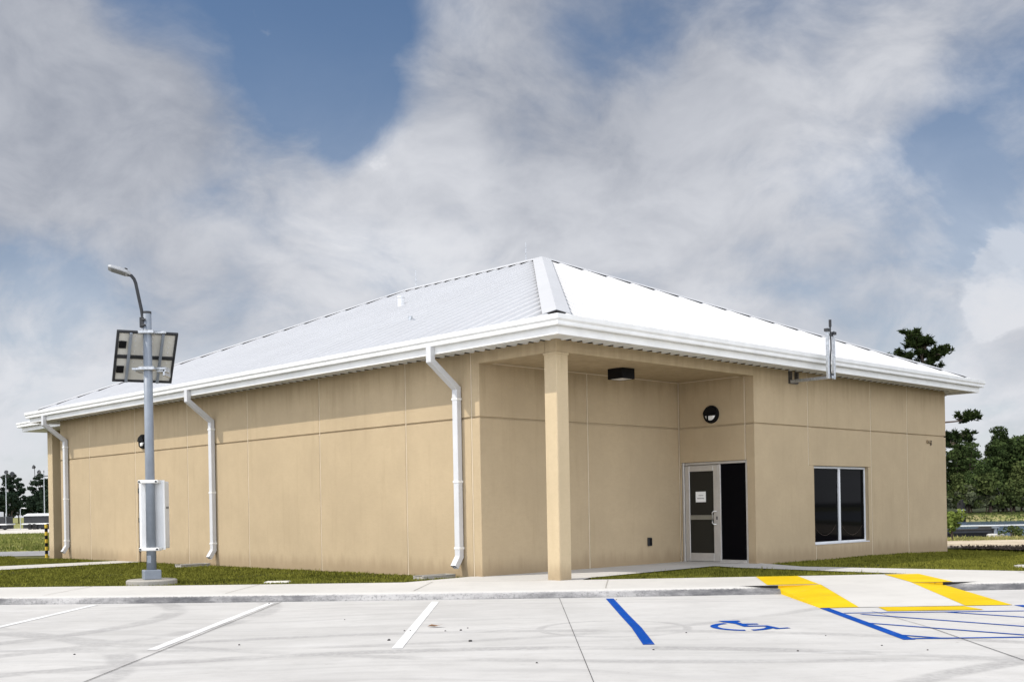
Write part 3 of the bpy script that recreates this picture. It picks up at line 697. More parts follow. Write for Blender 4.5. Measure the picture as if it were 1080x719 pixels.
# wall lamps: black round hood with pale lower lens; local -x is outwards
def wall_lamp(x, y, z, label):
    t = bthing('wall_lamp', x, y, z, label, 'wall lamp', 'round black wall lamps')
    Mx = Matrix.Rotation(-math.pi/2, 4, 'Y')
    b = MB(); b.lathe(Mx, [(.19, 0), (.195, .03), (.185, .07), (.15, .075), (.145, .06)], 32); b.build('housing', M_black, t, smooth=False)
    b = MB()
    ts = np.linspace(0, math.pi, 17)
    vs = [(-.075, .15*math.cos(t_), .0) for t_ in ts]
    n = 17; A = [(-.07, .16*math.cos(t_), .155*math.sin(t_)) for t_ in ts]; B = [(-.11, .165*math.cos(t_), .16*math.sin(t_)*.9+.002) for t_ in ts]
    b.add(A+B, [tuple(range(n)), tuple(range(2*n-1, n-1, -1))]+[(i, (i+1) % n, n+(i+1) % n, n+i) for i in range(n)]); b.build('hood', M_black, t)
    b = MB(); ts = np.linspace(math.pi+.25, 2*math.pi-.25, 15); A = [(-.074, .135*math.cos(t_), .135*math.sin(t_)) for t_ in ts]; B = [(-.10, .11*math.cos(t_), .115*math.sin(t_)-.006) for t_ in ts]; n = 15
    b.add(A+B, [tuple(range(n)), tuple(range(2*n-1, n-1, -1))]+[(i, (i+1) % n, n+(i+1) % n, n+i) for i in range(n)]); b.build('lens', M_lens, t)
    b = MB(); b.box(-.125, -.07, .028, .055, -.13, .01); b.build('guard_bar', M_black, t)
wall_lamp(a-.0, 1.07, 3.21, 'round black wall lamp above the glass entrance door')
wall_lamp(-.0, 15.32, 3.23, 'round black wall lamp on the long side wall, half hidden by the light pole')
# porch ceiling light
t = bthing('ceiling_light', 3.02, 1.08, 3.765, 'black square light box under the porch ceiling', 'ceiling light')
b = MB(); h_ = .19; b.box(-h_, h_, -h_, -h_+.02, 0, .21); b.box(-h_, h_, h_-.02, h_, 0, .21); b.box(-h_, -h_+.02, -h_+.02, h_-.02, 0, .21); b.box(h_-.02, h_, -h_+.02, h_-.02, 0, .21); b.build('housing', M_black, t, bevel=.004)
b = MB(); b.box(-h_+.02, h_-.02, -h_+.02, h_-.02, .006, .02); b.build('lens', M_lens, t)
# outlet box
t = bthing('outlet_box', 4.91, bb, .48, 'small dark outlet box low on the porch wall', 'outlet box')
b = MB(); b.box(-.055, .055, -.05, -.0005, -.09, .09); b.build('housing', M_dark, t, bevel=.008)
b = MB(); b.box(-.045, .045, -.062, -.051, -.075, .075); b.build('cover', M_black, t, bevel=.006)
# notice on the door glass
t = bthing('notice', a+.050, 1.435, 1.43, 'white paper notice taped inside the glass of the entrance door', 'notice')
b = MB(); b.box(-.010, -.0085, -.135, .135, -.115, .115); b.cur = 1
for z, u0, u1, hh in ((.03, -.07, .06, .016), (-.035, -.085, .08, .022)):
    u = u0
    while u < u1:
        wd = random.uniform(.012, .022); b.box(-.0115, -.0102, u, u+wd, z-hh*random.uniform(.6, 1)/2, z+hh/2); u += wd+random.uniform(.002, .006)
b.build('sheet', [M_paper, M_ink], t)
# conduit stub
t = bthing('wall_socket', 14.08, 0, 2.78, 'small tan capped fitting near the right end of the entrance wall', 'wall fitting')
b = MB(); b.box(-.10, .10, -.045, -.0005, -.02, .05); b.build('cap', M_wall, t, bevel=.008)
for q, r_ in ((((-.07, -.03, .01), (-.07, -.055, .005)), .018), (((.05, -.03, .02), (.05, -.06, .015)), .022), (((.11, -.02, .02), (.12, -.02, -.08)), .014)):
    b = MB(); b.tube(q, r_, 8); b.build('plug', M_void, t)
# antenna mast on its wall bracket
t = bthing('antenna_mast', 7.42, 0, 3.93, 'galvanised twin-pipe mast on an arm from the wall, rising past the gutter', 'mast')
b = MB(); b.box(-.03, .05, -.012, -.001, -.06, .22); b.box(.22, .30, -.012, -.001, -.06, .22); b.box(-.03, .30, -.05, -.012, -.06, -.02); b.box(-.02, .0, -.09, -.012, -.04, .2); b.box(.24, .26, -.09, -.012, -.04, .2); b.build('wall_bracket', simple('dull_bracket_steel', (.10, .095, .09), .5, .3, 20, metal=.5), t, bevel=.003)
b = MB(); b.box(-.035, .035, -1.07, -.05, -.05, .015); b.build('arm', M_galv, t, bevel=.006)
for u in (-.12, .12):
    b = MB(); b.box(u-.03, u+.03, -1.05, -.99, -.06, .98); b.build('post', M_galv, t, bevel=.006)
b = MB(); b.tube([(0, -1.02, -.04), (-.03, -1.02, .3), (.02, -1.02, .6), (0, -1.02, 1.06)], .016, 8); b.tube([(0, -1.02, 1.05), (0, -1.02, 1.2)], .03, 8); b.box(-.19, -.08, -1.07, -.98, .94, 1.0); b.box(.06, .17, -1.07, -.98, .89, .95); b.box(-.08, .08, -1.04, -1.0, .86, .9); b.box(-.14, .14, -1.04, -1.0, .0, .06); b.build('finial', M_dark, t)
# striped guard post beside the far column
p = bw(1.13, 24.78, -.13)
t = tag(empty('guard_post', p), 'thin yellow and black striped post beside the far end column', 'post')
for k in range(9):
    b = MB(); b.tube([(0, 0, k*.125), (0, 0, (k+1)*.125)], .05, 12, caps=(k == 8)); b.build('stripe_band', M_yellow_post if k % 2 == 0 else M_black, t)
# splash blocks
for (y, lab) in ((2.75, 'thin grey splash block under the near downspout beside the porch'), (11.85, 'thin grey splash block under the middle downspout on the long wall')):
    x, yy, z = bw(-.45, y, -.02); t = empty('splash_block', (x, yy, z), BROT); tag(t, lab, 'splash block', 'splash blocks under the downspouts')
    b = MB(); b.box(-.45, .35, -.15, .15, -.03, .03); b.build('base', M_pad, t, bevel=.01)
    b = MB(); b.box(-.45, .35, -.15, -.11, .03, .06); b.box(-.45, .35, .11, .15, .03, .06); b.box(.31, .35, -.11, .11, .03, .06); b.build('rim', M_pad, t, bevel=.008)

# ------------------------------------------------------------------ solar street lamp
lx, lyy = -6.68, 20.75
t = tag(empty('solar_street_lamp', (lx, lyy, .12)), 'grey solar street lamp with tilted panel and white battery cabinet on concrete pad', 'street lamp')
b = MB(); b.lathe(Matrix.Identity(4), [(.45, -.1), (.455, .08), (.43, .10)], 36); b.build('pad', M_pad, t)
b = MB(); b.box(-.155, .155, -.155, .155, .10, .275); ob = b.build('base_cover', M_steel, t, bevel=.012); ob.rotation_euler.z = R(25)
b = MB(); b.tube([(0, 0, .27), (0, 0, 5.02)], [.088, .076], 20); b.build('pole', M_steel, t, smooth=True)
b = MB(); b.tube([(0, 0, 5.0), (0, 0, 5.04)], .078, 20); b.build('pole_cap', M_dark, t)
b = MB(); b.xform_box(Matrix.Translation((-.01, -.089, .47)), .075, .012, .14); b.build('handhole', M_steel, t, bevel=.02)
b = MB(); b.tube([(-.055, -.02, 4.80), (-.07, -.025, 4.90), (-.09, -.03, 5.06), (-.14, -.05, 5.34), (-.18, -.06, 5.56), (-.205, -.07, 5.63), (-.25, -.08, 5.69), (-.31, -.10, 5.715)], .030, 12); b.build('arm', M_dark, t, smooth=True)
b = MB(); b.tube([(-.09, -.06, 4.78), (-.0, -.10, 4.78)], .02, 8); b.tube([(-.09, -.06, 4.88), (0, -.10, 4.88)], .02, 8); b.box(-.12, -.04, -.075, .03, 4.74, 4.93); b.build('arm_clamp', M_dark, t, bevel=.008)
hm = Matrix.Translation((-.435, -.13, 5.765)) @ Matrix.Rotation(R(14), 4, 'Z') @ Matrix.Rotation(R(17), 4, 'Y') @ Matrix.Rotation(R(-14), 4, 'X')
b = MB()
prof = [(-.22, .075), (-.17, .10), (.0, .105), (.13, .09), (.19, .045)]
n = len(prof); vs = []
for zt in (-.025, .022):
    vs += [hm @ Vector((x, -y, zt if zt < 0 else zt+.02*(1-abs(x)/.3))) for x, y in prof]+[hm @ Vector((x, y, zt if zt < 0 else zt+.02*(1-abs(x)/.3))) for x, y in reversed(prof)]
m_ = 2*n; b.add(vs, [tuple(range(m_)), tuple(range(2*m_-1, m_-1, -1))]+[(i, (i+1) % m_, m_+(i+1) % m_, m_+i) for i in range(m_)])
hd = b.build('lamp_head', simple('lamp_head_grey', (.33, .34, .35), .5), t, bevel=.012, seg=2)
b = MB(); b.xform_box(hm @ Matrix.Translation((-.03, 0, -.028)), .25, .15, .012); b.build('lens', simple('grey_lens', (.13, .135, .135), .25), hd)
b = MB(); b.tube([hm @ Vector((.08, 0, .03)), hm @ Vector((.08, 0, .085))], .03, 10); b.build('photocell', M_black, hd)
# panel: faces away and up; local frame u (right), v (up the slope), n (back, to the viewer)
th = R(27); ux = Vector((math.cos(th), math.sin(th), 0)); hzn = Vector((-math.sin(th), math.cos(th), 0)); til = R(47)
vv = (-hzn*math.cos(til)+Vector((0, 0, 1))*math.sin(til)).normalized(); nn = ux.cross(vv).normalized()
pc = Vector((-.16, .33, 4.245))
Mp = Matrix((( ux.x, vv.x, nn.x, pc.x), (ux.y, vv.y, nn.y, pc.y), (ux.z, vv.z, nn.z, pc.z), (0, 0, 0, 1)))
bz = -1 if nn.y > 0 else 1     # which local n side looks back at the road
hu, hv = .545, .575
b = MB()
for (u0, u1, v0, v1) in ((-hu, hu, -hv, -hv+.045), (-hu, hu, hv-.045, hv), (-hu, hu, -.035, .035), (-hu, -hu+.045, -hv+.045, hv-.045), (hu-.045, hu, -hv+.045, hv-.045)):
    b.xform_box(Mp @ Matrix.Translation(((u0+u1)/2, (v0+v1)/2, 0)), u1-u0, v1-v0, .045)
pf = b.build('panel_frame', M_dark, t, bevel=.004)
b = MB(); b.xform_box(Mp @ Matrix.Translation((0, 0, -bz*.014)), 2*hu-.02, 2*hv-.02, .008); b.build('cells', simple('solar_cells', (.012, .016, .04), .15), pf)
b = MB(); b.xform_box(Mp @ Matrix.Translation((0, 0, -bz*.006)), 2*hu-.03, 2*hv-.03, .006); bk = b
for v in (.27, -.29):
    b = MB(); b.xform_box(Mp @ Matrix.Translation((-hu+.12, v, bz*.015)), .13, .15, .03); b.build('junction_box', M_black, pf, bevel=.004)
for u in (-.30, .27):
    b = MB(); b.xform_box(Mp @ Matrix.Translation((u, 0, bz*.045)), .05, 2*hv-.04, .045); b.build('rail', M_steel, pf, bevel=.004)
bk.cur = 1; b = bk
for u in np.arange(-.2, .5, .15):
    for v in (.12, .24, .36, .46, -.12, -.24):
        if abs(u+.3) > .05 and abs(u-.27) > .05: b.xform_box(Mp @ Matrix.Translation((u, v, bz*.0005)), .018, .018, .008)
b.build('backsheet', [simple('pale_backsheet', (.56, .55, .50), .7, .05), M_white], pf)
b = MB(); b.xform_box(Matrix.Translation((0, -.0, 4.655)), .29, .24, .065); b.box(-.34, .34, .0, .05, 4.63, 4.68); b.box(-.03, .03, .05, .2, 4.63, 4.68); b.build('clamp', M_galv, t, bevel=.012)
b = MB(); b.xform_box(Matrix.Translation((0, -.0, 3.985)), .29, .24, .065); b.box(-.32, .30, .05, .10, 3.97, 4.02); b.box(.13, .30, .08, .34, 3.93, 4.03); b.box(-.28, -.24, .08, .45, 3.95, 4.0); b.box(.24, .28, .08, .45, 3.86, 4.0); b.build('clamp', M_galv, t, bevel=.01)
b = MB(); b.box(-.215, .20, .10, .48, .66, 1.91); cb = b.build('battery_cabinet', M_box, t, bevel=.012)
b = MB(); b.box(-.245, .23, .115, .13, .64, 1.93); b.build('cabinet_flange', M_white2, cb)
for z in (.74, 1.25, 1.74):
    b = MB(); b.box(-.262, -.215, .16, .22, z, z+.08); b.build('hinge', M_dark, cb)
for u in (.30, .38):
    b = MB(); b.box(.2005, .206, u, u+.04, 1.40, 1.44); b.build('latch', M_dark, cb)
for z in (.655, 1.90):
    b = MB(); b.box(-.20, .17, -.095, .10, z-.03, z+.03); b.build('cabinet_clamp', M_white2, t, bevel=.012)
    for u in (-.17, .14):
        b = MB(); b.tube([(u, -.095, z), (u, -.12, z)], .018, 8); b.build('bolt', M_dark, t)

# a utility box lid and a concrete utility cover lying in the lawns
o = MB(); o.box(-.22, .22, -.14, .14, -.04, .035); o = o.build('utility_box', simple('pale_lid', (.62, .60, .55), .7), None, bevel=.015); o.location = (-4.33, 20.62, .115); tag(o, 'pale rectangular utility box lid set in the left lawn near the sidewalk', 'utility box')
o = MB(); o.box(-.3, .3, -.25, .25, -.02, .09); o.box(-.26, .26, -.21, .21, .09, .1); o = o.build('utility_cover', M_walk, None, bevel=.01); o.location = (9.98, 21.45, .05); tag(o, 'white concrete utility cover in the right lawn at the picture edge', 'utility cover')

# pebbles and a leaf on the concrete
pc_ = [(-1.36, 12.18, .035), (-.47, 11.96, .04), (-1.21, 13.1, .022), (-1.28, 13.11, .02), (-.80, 13.03, .02), (-.62, 13.06, .025), (-.55, 13.3, .018), (-3.79, 17.4, .03), (-2.94, 12.0, .022), (-4.48, 11.43, .022), (1.36, 10.98, .02), (1.9, 12.4, .018), (2.7, 10.7, .02), (3.6, 11.0, .018), (3.9, 10.6, .016), (.2, 10.2, .02), (1.55, 16.95, .022), (-2.2, 14.6, .016), (5.2, 10.9, .02), (3.3, 11.9, .015)]
def pebble_mesh():
    bm = bmesh.new(); bmesh.ops.create_icosphere(bm, subdivisions=2, radius=1)
    for v in bm.verts: v.co *= random.uniform(.75, 1.15); v.co.z *= .7
    me = bpy.data.meshes.new('pebble'); bm.to_mesh(me); bm.free(); me.materials.append(M_stone); return me
pm = [pebble_mesh() for _ in range(3)]
for i, (x, y, r_) in enumerate(pc_):
    o = bpy.data.objects.new('pebble', pm[i % 3]); COL.objects.link(o); r_ *= .52; o.scale = (r_*1.15, r_, r_); o.location = (x, y, r_*.4); o.rotation_euler.z = random.uniform(0, 6)
    tag(o, 'small dark pebble lying on the pale parking lot concrete', 'pebble', 'loose pebbles on the parking lot')
b = MB(); b.add([(-.07, 0, .01), (-.03, .03, .025), (.03, .03, .012), (.08, 0, .03), (.03, -.03, .014), (-.03, -.03, .02), (0, 0, .006)], [(0, 1, 6), (1, 2, 6), (2, 3, 6), (3, 4, 6), (4, 5, 6), (5, 0, 6)])
o = b.build('leaf', M_leafbrown); o.location = (-.95, 13.45, .004); o.scale = (1.3, 1.3, 1.3); tag(o, 'dry brown leaf on the concrete right of the middle white stripe', 'leaf')

# ------------------------------------------------------------------ grass
def inside(poly, X, Y):
    r_ = np.zeros(len(X), bool); n = len(poly)
    for i in range(n):
        (xa, ya), (xb, yb) = poly[i], poly[(i+1) % n]
        c = ((ya > Y) != (yb > Y)) & (X < (xb-xa)*(Y-ya)/((yb-ya) or 1e-9)+xa); r_ ^= c
    return r_
def grass(name, poly, dens, hgt, mat, holes=(), width=.007, lean=.5):
    P = np.array(poly); lo, hi = P.min(0), P.max(0); n = int(dens*np.prod(hi-lo))
    X = rng.uniform(lo[0], hi[0], n); Y = rng.uniform(lo[1], hi[1], n); k = inside(poly, X, Y)
    for hpoly in holes: k &= ~inside(hpoly, X, Y)
    X, Y = X[k], Y[k]; n = len(X)
    X = X+rng.normal(0, width*2.5, n); Y = Y+rng.normal(0, width*2.5, n)
    bare = np.sin(X*1.3+2*np.sin(Y*.9))*np.sin(Y*1.1+1.5*np.sin(X*.7)); k = rng.random(n) > .55*(bare > .62); X, Y = X[k], Y[k]; n = len(X)
    pat = .75+.5*np.sin(X*2.1+np.sin(Y*1.7))*np.sin(Y*2.6+X)
    H = hgt*rng.uniform(.4, 1.2, n)*np.where(rng.random(n) < .03, 1.8, 1.0)*(.8+.3*pat); an = rng.uniform(0, 2*np.pi, n); tl = rng.uniform(0, lean, n)*H; ta = rng.uniform(0, 2*np.pi, n)
    Wd = width*rng.uniform(.7, 1.5, n); Z = height(X, Y)-.005
    V = np.empty((n, 3, 3)); dx = np.cos(an)*Wd; dy = np.sin(an)*Wd
    V[:, 0] = np.stack([X-dx, Y-dy, Z], 1); V[:, 1] = np.stack([X+dx, Y+dy, Z], 1); V[:, 2] = np.stack([X+np.cos(ta)*tl, Y+np.sin(ta)*tl, Z+H], 1)
    o = tris_obj(name, V.reshape(-1, 3), mat); tag(o, kind='stuff'); return o
c2 = lambda x, y: bw(x, y)[:2]
path_poly = [c2(.0, 15.6), c2(0, 17.0), c2(-24, 17.9), c2(-24, 12.4), c2(-4, 15.0)]
pad_poly = [(lx+.45*math.cos(t_), lyy+.45*math.sin(t_)) for t_ in np.linspace(0, 6.28, 18)]
lid = [(-4.56, 20.47), (-4.1, 20.47), (-4.1, 20.77), (-4.56, 20.77)]
left = [(-24, Yb(-24))]+[(x, Yb(x)) for x in (-14, -8.33, -5.92, -3.61, -1.95)]+[c2(-.14, 2.1), c2(-.005, 2.35), c2(-.005, 20.8), c2(-.3, 23.5), (-18, 40.4), (-24, 40.4)]
fr = tag(grass('grass', left, 1000, .044, M_grass, (path_poly, pad_poly, lid), .009), 'short green lawn between the sidewalk and the long side wall', 'lawn')
right = [c2(6.1, -.01), (5.8, 22.36), (8.97, 19.74), (9.35, Yb(9.35)), (18, Yb(18)), (18, 27.8), (14.6, 28.2), (13.1, 29.3), (12.0, 31.6), c2(15.1, -.01)]
right[0] = c2(6.6, -.01); right[1] = (5.9, 22.3)
cov_ = [(9.68, 21.2), (10.28, 21.2), (10.28, 21.7), (9.68, 21.7)]
tag(grass('grass', right, 1200, .044, M_grass, (cov_,), .009), 'green lawn along the entrance wall below the window', 'lawn')
tri = [(1.36, 20.0), (4.14, 23.05), (4.5, 22.31), (6.84, Yb(6.84)+.02), (3.94, Yb(3.94)+.02), (1.5, Yb(1.5)+.02)]
tag(grass('grass', tri, 2200, .048, M_grass, (), .009), 'small dark triangle of lawn between the entrance slab and sidewalk', 'lawn')
M_field = foliage('short_field_grass', (.09, .12, .025), (.24, .24, .075), .35)
field = [(-46, 46.2), (-14, 46.2), (-26, 93), (-62, 93)]
tag(grass('grass', field, 30, .13, M_field, (), .05), 'dry tall field grass beyond the road at left', 'field grass')
bank = [(13.5, 38.3), (27, 38.0), (30, 43.2), (14, 43.2)]
tag(grass('grass', bank, 70, .075, M_grass_far, (), .03), 'dry grass on the near river bank at right', 'bank grass')
fbank = [(30, 115.8), (90, 115.8), (95, 119.2), (30, 119.2)]
tag(grass('grass', fbank, 40, .14, M_reed, (), .10), 'bright green reeds along the far river bank', 'reeds')
# chips on the mulch strip
n = 9000; X = rng.uniform(12.2, 26, n); Y = rng.uniform(28, 31.8, n); k = inside([(12.0, 31.7), (13.1, 29.3), (14.6, 28.2), (26, 27.8), (26, 30.9), (20, 31.2), (13.6, 32.4)], X, Y); X, Y = X[k], Y[k]; n = len(X)
V = np.stack([X, Y, np.full(n, .10)], 1)[:, None, :]+rng.normal(0, .024, (n, 3, 3)); V[:, 2, 2] += .03
tag(tris_obj('mulch_chips', V.reshape(-1, 3), M_mulch), 'dark mulch and gravel chips in a strip beyond the right lawn', 'mulch', kind='stuff')

# ------------------------------------------------------------------ trees
def leaf_quads(C, S, size, n, flat=.6):
    """n leaf faces scattered through ellipsoidal clumps with centres C and radii S"""
    C = np.asarray(C, float); S = np.asarray(S, float); wgt = np.prod(S, 1)**.66; idx = rng.choice(len(C), n, p=wgt/wgt.sum())
    d = rng.normal(size=(n, 3)); d /= np.linalg.norm(d, axis=1)[:, None]
    r_ = rng.uniform(.35, 1.0, n)**.5; P = C[idx]+d*S[idx]*r_[:, None]
    nrm = d*.9+rng.normal(size=(n, 3))*.7; nrm /= np.linalg.norm(nrm, axis=1)[:, None]
    u = np.cross(nrm, rng.normal(size=(n, 3))); u /= np.linalg.norm(u, axis=1)[:, None]; v = np.cross(nrm, u)
    sz = size*rng.uniform(.5, 1.3, n)[:, None]
    return np.stack([P-u*sz-v*sz*.15, P+v*sz*flat-u*sz*.1, P+u*sz+v*sz*.1, P-v*sz*flat+u*sz*.15], 1).reshape(-1, 3)
def trunk_mesh(hgt, r0, limbs, mat):
    b = MB(); k = [(0, 0, 0)]; nseg = 6
    for i in range(1, nseg+1): k.append((random.uniform(-.02, .02)*hgt, random.uniform(-.02, .02)*hgt, hgt*i/nseg))
    b.tube(k, [r0*(1-.85*i/nseg) for i in range(nseg+1)], 7)
    for (p, q, r_) in limbs:
        p = Vector(p); q = Vector(q); m = p.lerp(q, .5)+Vector((0, 0, .05*hgt*random.uniform(-1, 1)*.4)); b.tube([p, m, q], [r_, r_*.7, r_*.3], 5)
    me = b.build('trunk', mat); m = me.data; bpy.data.objects.remove(me); return m
def crown_mesh(C, S, size, n, mat, flat=.6):
    o = tris_obj('crown', leaf_quads(C, S, size, n, flat), mat, 4); m = o.data; bpy.data.objects.remove(o); return m
def round_tree(hgt, spread, mat, n=4200, size=.22):
    C, S, Lb = [], [], []
    for i in range(26):
        t_ = random.uniform(.16, 1)**.8; rr = spread*(math.sin(math.pi*min(1, .25+t_*.72))**.8)*random.uniform(.3, 1); an = random.uniform(0, 6.28)
        c = (rr*math.cos(an), rr*math.sin(an), hgt*t_*.93); s_ = random.uniform(.10, .19)*hgt
        C.append(c); S.append((s_, s_, s_*.72))
        if i % 3 == 0: Lb.append(((0, 0, c[2]*.6), c, .05))
    return trunk_mesh(hgt*.85, .16, Lb, M_bark), crown_mesh(C, S, size, n, mat)
def pine_tree(hgt, mat, n=2200, size=.2, bare=.35, spread=.2):
    C, S, Lb = [], [], []
    for i in range(24):
        t_ = bare+(1-bare)*(i+random.random())/24; rr = hgt*spread*(1.08-t_)**.6*random.uniform(.3, 1.05); an = i*2.4+random.uniform(-.5, .5)
        c = (rr*math.cos(an), rr*math.sin(an), hgt*t_); s_ = hgt*random.uniform(.05, .085)
        C.append(c); S.append((s_*1.25, s_*1.25, s_*.6)); Lb.append(((0, 0, c[2]-.04*hgt), c, .035))
    return trunk_mesh(hgt, .17, Lb, M_bark), crown_mesh(C, S, size, n, mat, .35)
def plant_tree(meshes, name, x, y, z, label, cat, group, sc=1.0, rz=None):
    t = empty(name, (x, y, z), random.uniform(0, 6.28) if rz is None else rz); tag(t, label, cat, group); t.scale = (sc*random.uniform(.9, 1.1), sc*random.uniform(.9, 1.1), sc)
    for m, nm in zip(meshes, ('trunk', 'crown')):
        o = bpy.data.objects.new(nm, m); COL.objects.link(o); o.parent = t
    return t
rt = [round_tree(8, 3.0, M_bank1), round_tree(8.5, 2.7, M_bank2), round_tree(8, 3.2, M_bank1, 4600, .2)]
bp = [pine_tree(10, M_bank1, 3600, .2, .2, .2), pine_tree(10, M_pine, 3400, .2, .25, .19)]
sh = [round_tree(3, 1.7, M_bank3, 1100, .2), round_tree(3.4, 1.5, M_bank2, 1100, .2)]
k = 0
def ht(x): return float(np.interp(x, [38, 48, 52, 57, 63, 75, 100], [6.3, 6.9, 8.3, 9.6, 10.2, 9.6, 9.2]))
for x in list(np.arange(34, 90, 1.9))+list(np.arange(91, 160, 3.4))+list(np.arange(4, 33, 3.4)):      # back row of taller trees on the far bank
    i = k % 5; k += 1; y = 132+random.uniform(-3, 8); hs = ht(x*131/y)*random.uniform(.88, 1.05)
    if i in (1, 2, 4): plant_tree(bp[k % 2], 'pine_tree', x+random.uniform(-.8, .8), y, -.1, 'tall dark pine standing in the wood across the river', 'tree', 'pines in the wood across the river', hs/9.7)
    else: plant_tree(rt[i % 3], 'broadleaf_tree', x+random.uniform(-.8, .8), y, -.1, 'rounded green tree standing in the wood across the river', 'tree', 'broadleaf trees in the wood across the river', hs/8.6)
for x in np.arange(38, 100, 2.7):
    k += 1; plant_tree(bp[k % 2], 'pine_tree', x+random.uniform(-1.2, 1.2), 129+random.uniform(-2, 2), -.1, 'tall dark pine standing in the wood across the river', 'tree', 'pines in the wood across the river', ht(x)*random.uniform(.80, 1.04)/9.7)
for x in np.arange(36, 104, 2.2):
    k += 1; plant_tree(rt[(k+1) % 3], 'broadleaf_tree', x+random.uniform(-1.2, 1.2), 125+random.uniform(-1.8, 1.8), -.1, 'lower leafy tree at the front of the wood across the river', 'tree', 'front trees of the wood across the river', ht(x)*random.uniform(.60, .80)/8.6)
for x in np.arange(36, 86, 1.15):
    k += 1; plant_tree(sh[k % 2], 'shrub', x+random.uniform(-.8, .8), 119.2+random.uniform(-.6, 1.0), -.1, 'grey green shrub at the foot of the trees on the far bank', 'shrub', 'shrubs along the far bank', random.uniform(.7, 1.35))
b = MB(); b.tube([(1.5, 0, 0), (1.0, 0, 1.2), (0, 0, 3.0), (-.9, 0, 4.6)], [.13, .11, .08, .03], 6); b.tube([(.3, 0, 2.5), (.9, .2, 3.7), (1.1, .3, 4.4)], [.05, .04, .015], 5); b.tube([(.7, 0, 1.8), (-.3, -.2, 2.8), (-.8, -.3, 3.0)], [.05, .035, .015], 5)
o = b.build('dead_tree', M_pale_bark); o.location = (51.6, 118.7, .3); o.scale = (.6, .6, .6); tag(o, 'pale leaning dead tree in front of the far bank wood', 'dead tree')

# the near pine behind the building
def tuft_mesh(centres, mat, per=46, rad=.30):
    V = []
    for (x, y, z, r_) in centres:
        m = int(per*r_/.3)
        d = rng.normal(size=(m, 3)); d[:, 2] = np.abs(d[:, 2])*.9-.15; d /= np.linalg.norm(d, axis=1)[:, None]
        base = np.array([x, y, z])+rng.normal(0, .05, (m, 3)); tip = base+d*r_*rng.uniform(.6, 1.15, (m, 1))
        s_ = np.cross(d, rng.normal(size=(m, 3))); s_ /= np.linalg.norm(s_, axis=1)[:, None]; s_ *= .028
        V.append(np.stack([base-s_*.6, base+s_*.6, tip*.4+base*.6+s_*1.3, tip, tip*.4+base*.6-s_*1.3], 1)[:, [0, 1, 2, 3, 4]].reshape(-1, 3))
    return np.concatenate(V)
px, py, pz = 20.85, 55.0, 0.0
t = tag(empty('pine_tree', (px, py, pz)), 'lone dark pine rising behind the right end of the white roof', 'tree')
b = MB(); b.tube([(0, 0, 0), (.05, .1, 2.5), (-.1, 0, 5), (-.35, 0, 7.2), (-.75, 0, 8.9)], [.19, .16, .12, .08, .03], 9)
cents = []
def bough(p, q, n, sp):
    p = Vector(p); q = Vector(q); m = p.lerp(q, .55)+Vector((0, 0, -.12)); b.tube([p, m, q], [.05, .035, .012], 5)
    for i in range(int(n*.85)):
        f = random.uniform(.5, 1.04); c = p.lerp(q, f); v_ = Vector((random.gauss(0, sp), random.gauss(0, sp), random.gauss(0, sp*.6)))*.85
        e = c+v_; b.tube([c, e], [.022, .010], 4); cents.append((e.x, e.y, e.z, random.uniform(.2, .3)))
for p, q, n, sp in [((-.1, 0, 5.2), (2.0, -.3, 5.55), 20, .27), ((-.1, 0, 4.6), (1.55, .4, 4.55), 20, .30), ((0, 0, 4.2), (.8, -.5, 4.2), 9, .26), ((-.3, 0, 6.6), (.85, .4, 7.0), 14, .26), ((0, 0, 4.6), (-1.6, .5, 4.9), 20, .35), ((-.1, 0, 5.4), (-1.4, -.6, 5.9), 16, .3), ((-.3, 0, 6.4), (-1.9, .1, 6.9), 14, .3),
                     ((-.6, 0, 8.1), (-1.9, .2, 8.55), 24, .30), ((-.65, 0, 8.5), (-.2, .3, 9.3), 26, .34), ((-.7, 0, 8.6), (-1.1, -.2, 9.45), 26, .34), ((-.6, 0, 8.2), (.25, -.2, 8.75), 24, .32), ((-.65, 0, 8.1), (-.5, .5, 8.5), 18, .34), ((-.5, 0, 7.9), (-2.35, -.1, 8.35), 14, .2), ((-.5, 0, 7.7), (.15, .4, 8.0), 12, .25)]:
    bough(p, q, n, sp)
b.build('trunk', M_bark, t)
tris_obj('crown', tuft_mesh(cents, M_pine, 62), M_pine, 5, t)
# shrub at the corner and a weed by the rail
def bush(x, y, z, r_, hgt, mat, name, label, n=700, size=.07):
    C = [(random.uniform(-r_, r_)*.7, random.uniform(-r_, r_)*.7, hgt*random.uniform(.3, .9)) for _ in range(9)]; S = [(r_*.45, r_*.45, hgt*.25)]*9
    t = tag(empty(name, (x, y, z)), label, 'shrub')
    b = MB()
    for c in C[:5]: b.tube([(0, 0, 0), (c[0]*.5, c[1]*.5, c[2]*.6), c], [.02, .015, .006], 5)
    b.build('stem', M_bark, t); tris_obj('leaves', leaf_quads(C, S, size, n), mat, 4, t)
bush(15.75, 40.2, 0, .42, 1.0, M_weed, 'shrub', 'pale green shrub by the corner of the entrance wall')
bush(18.75, 42.2, 0, .45, .42, M_bank2, 'weed', 'low leafy weed beside the white railing post', 300, .06)

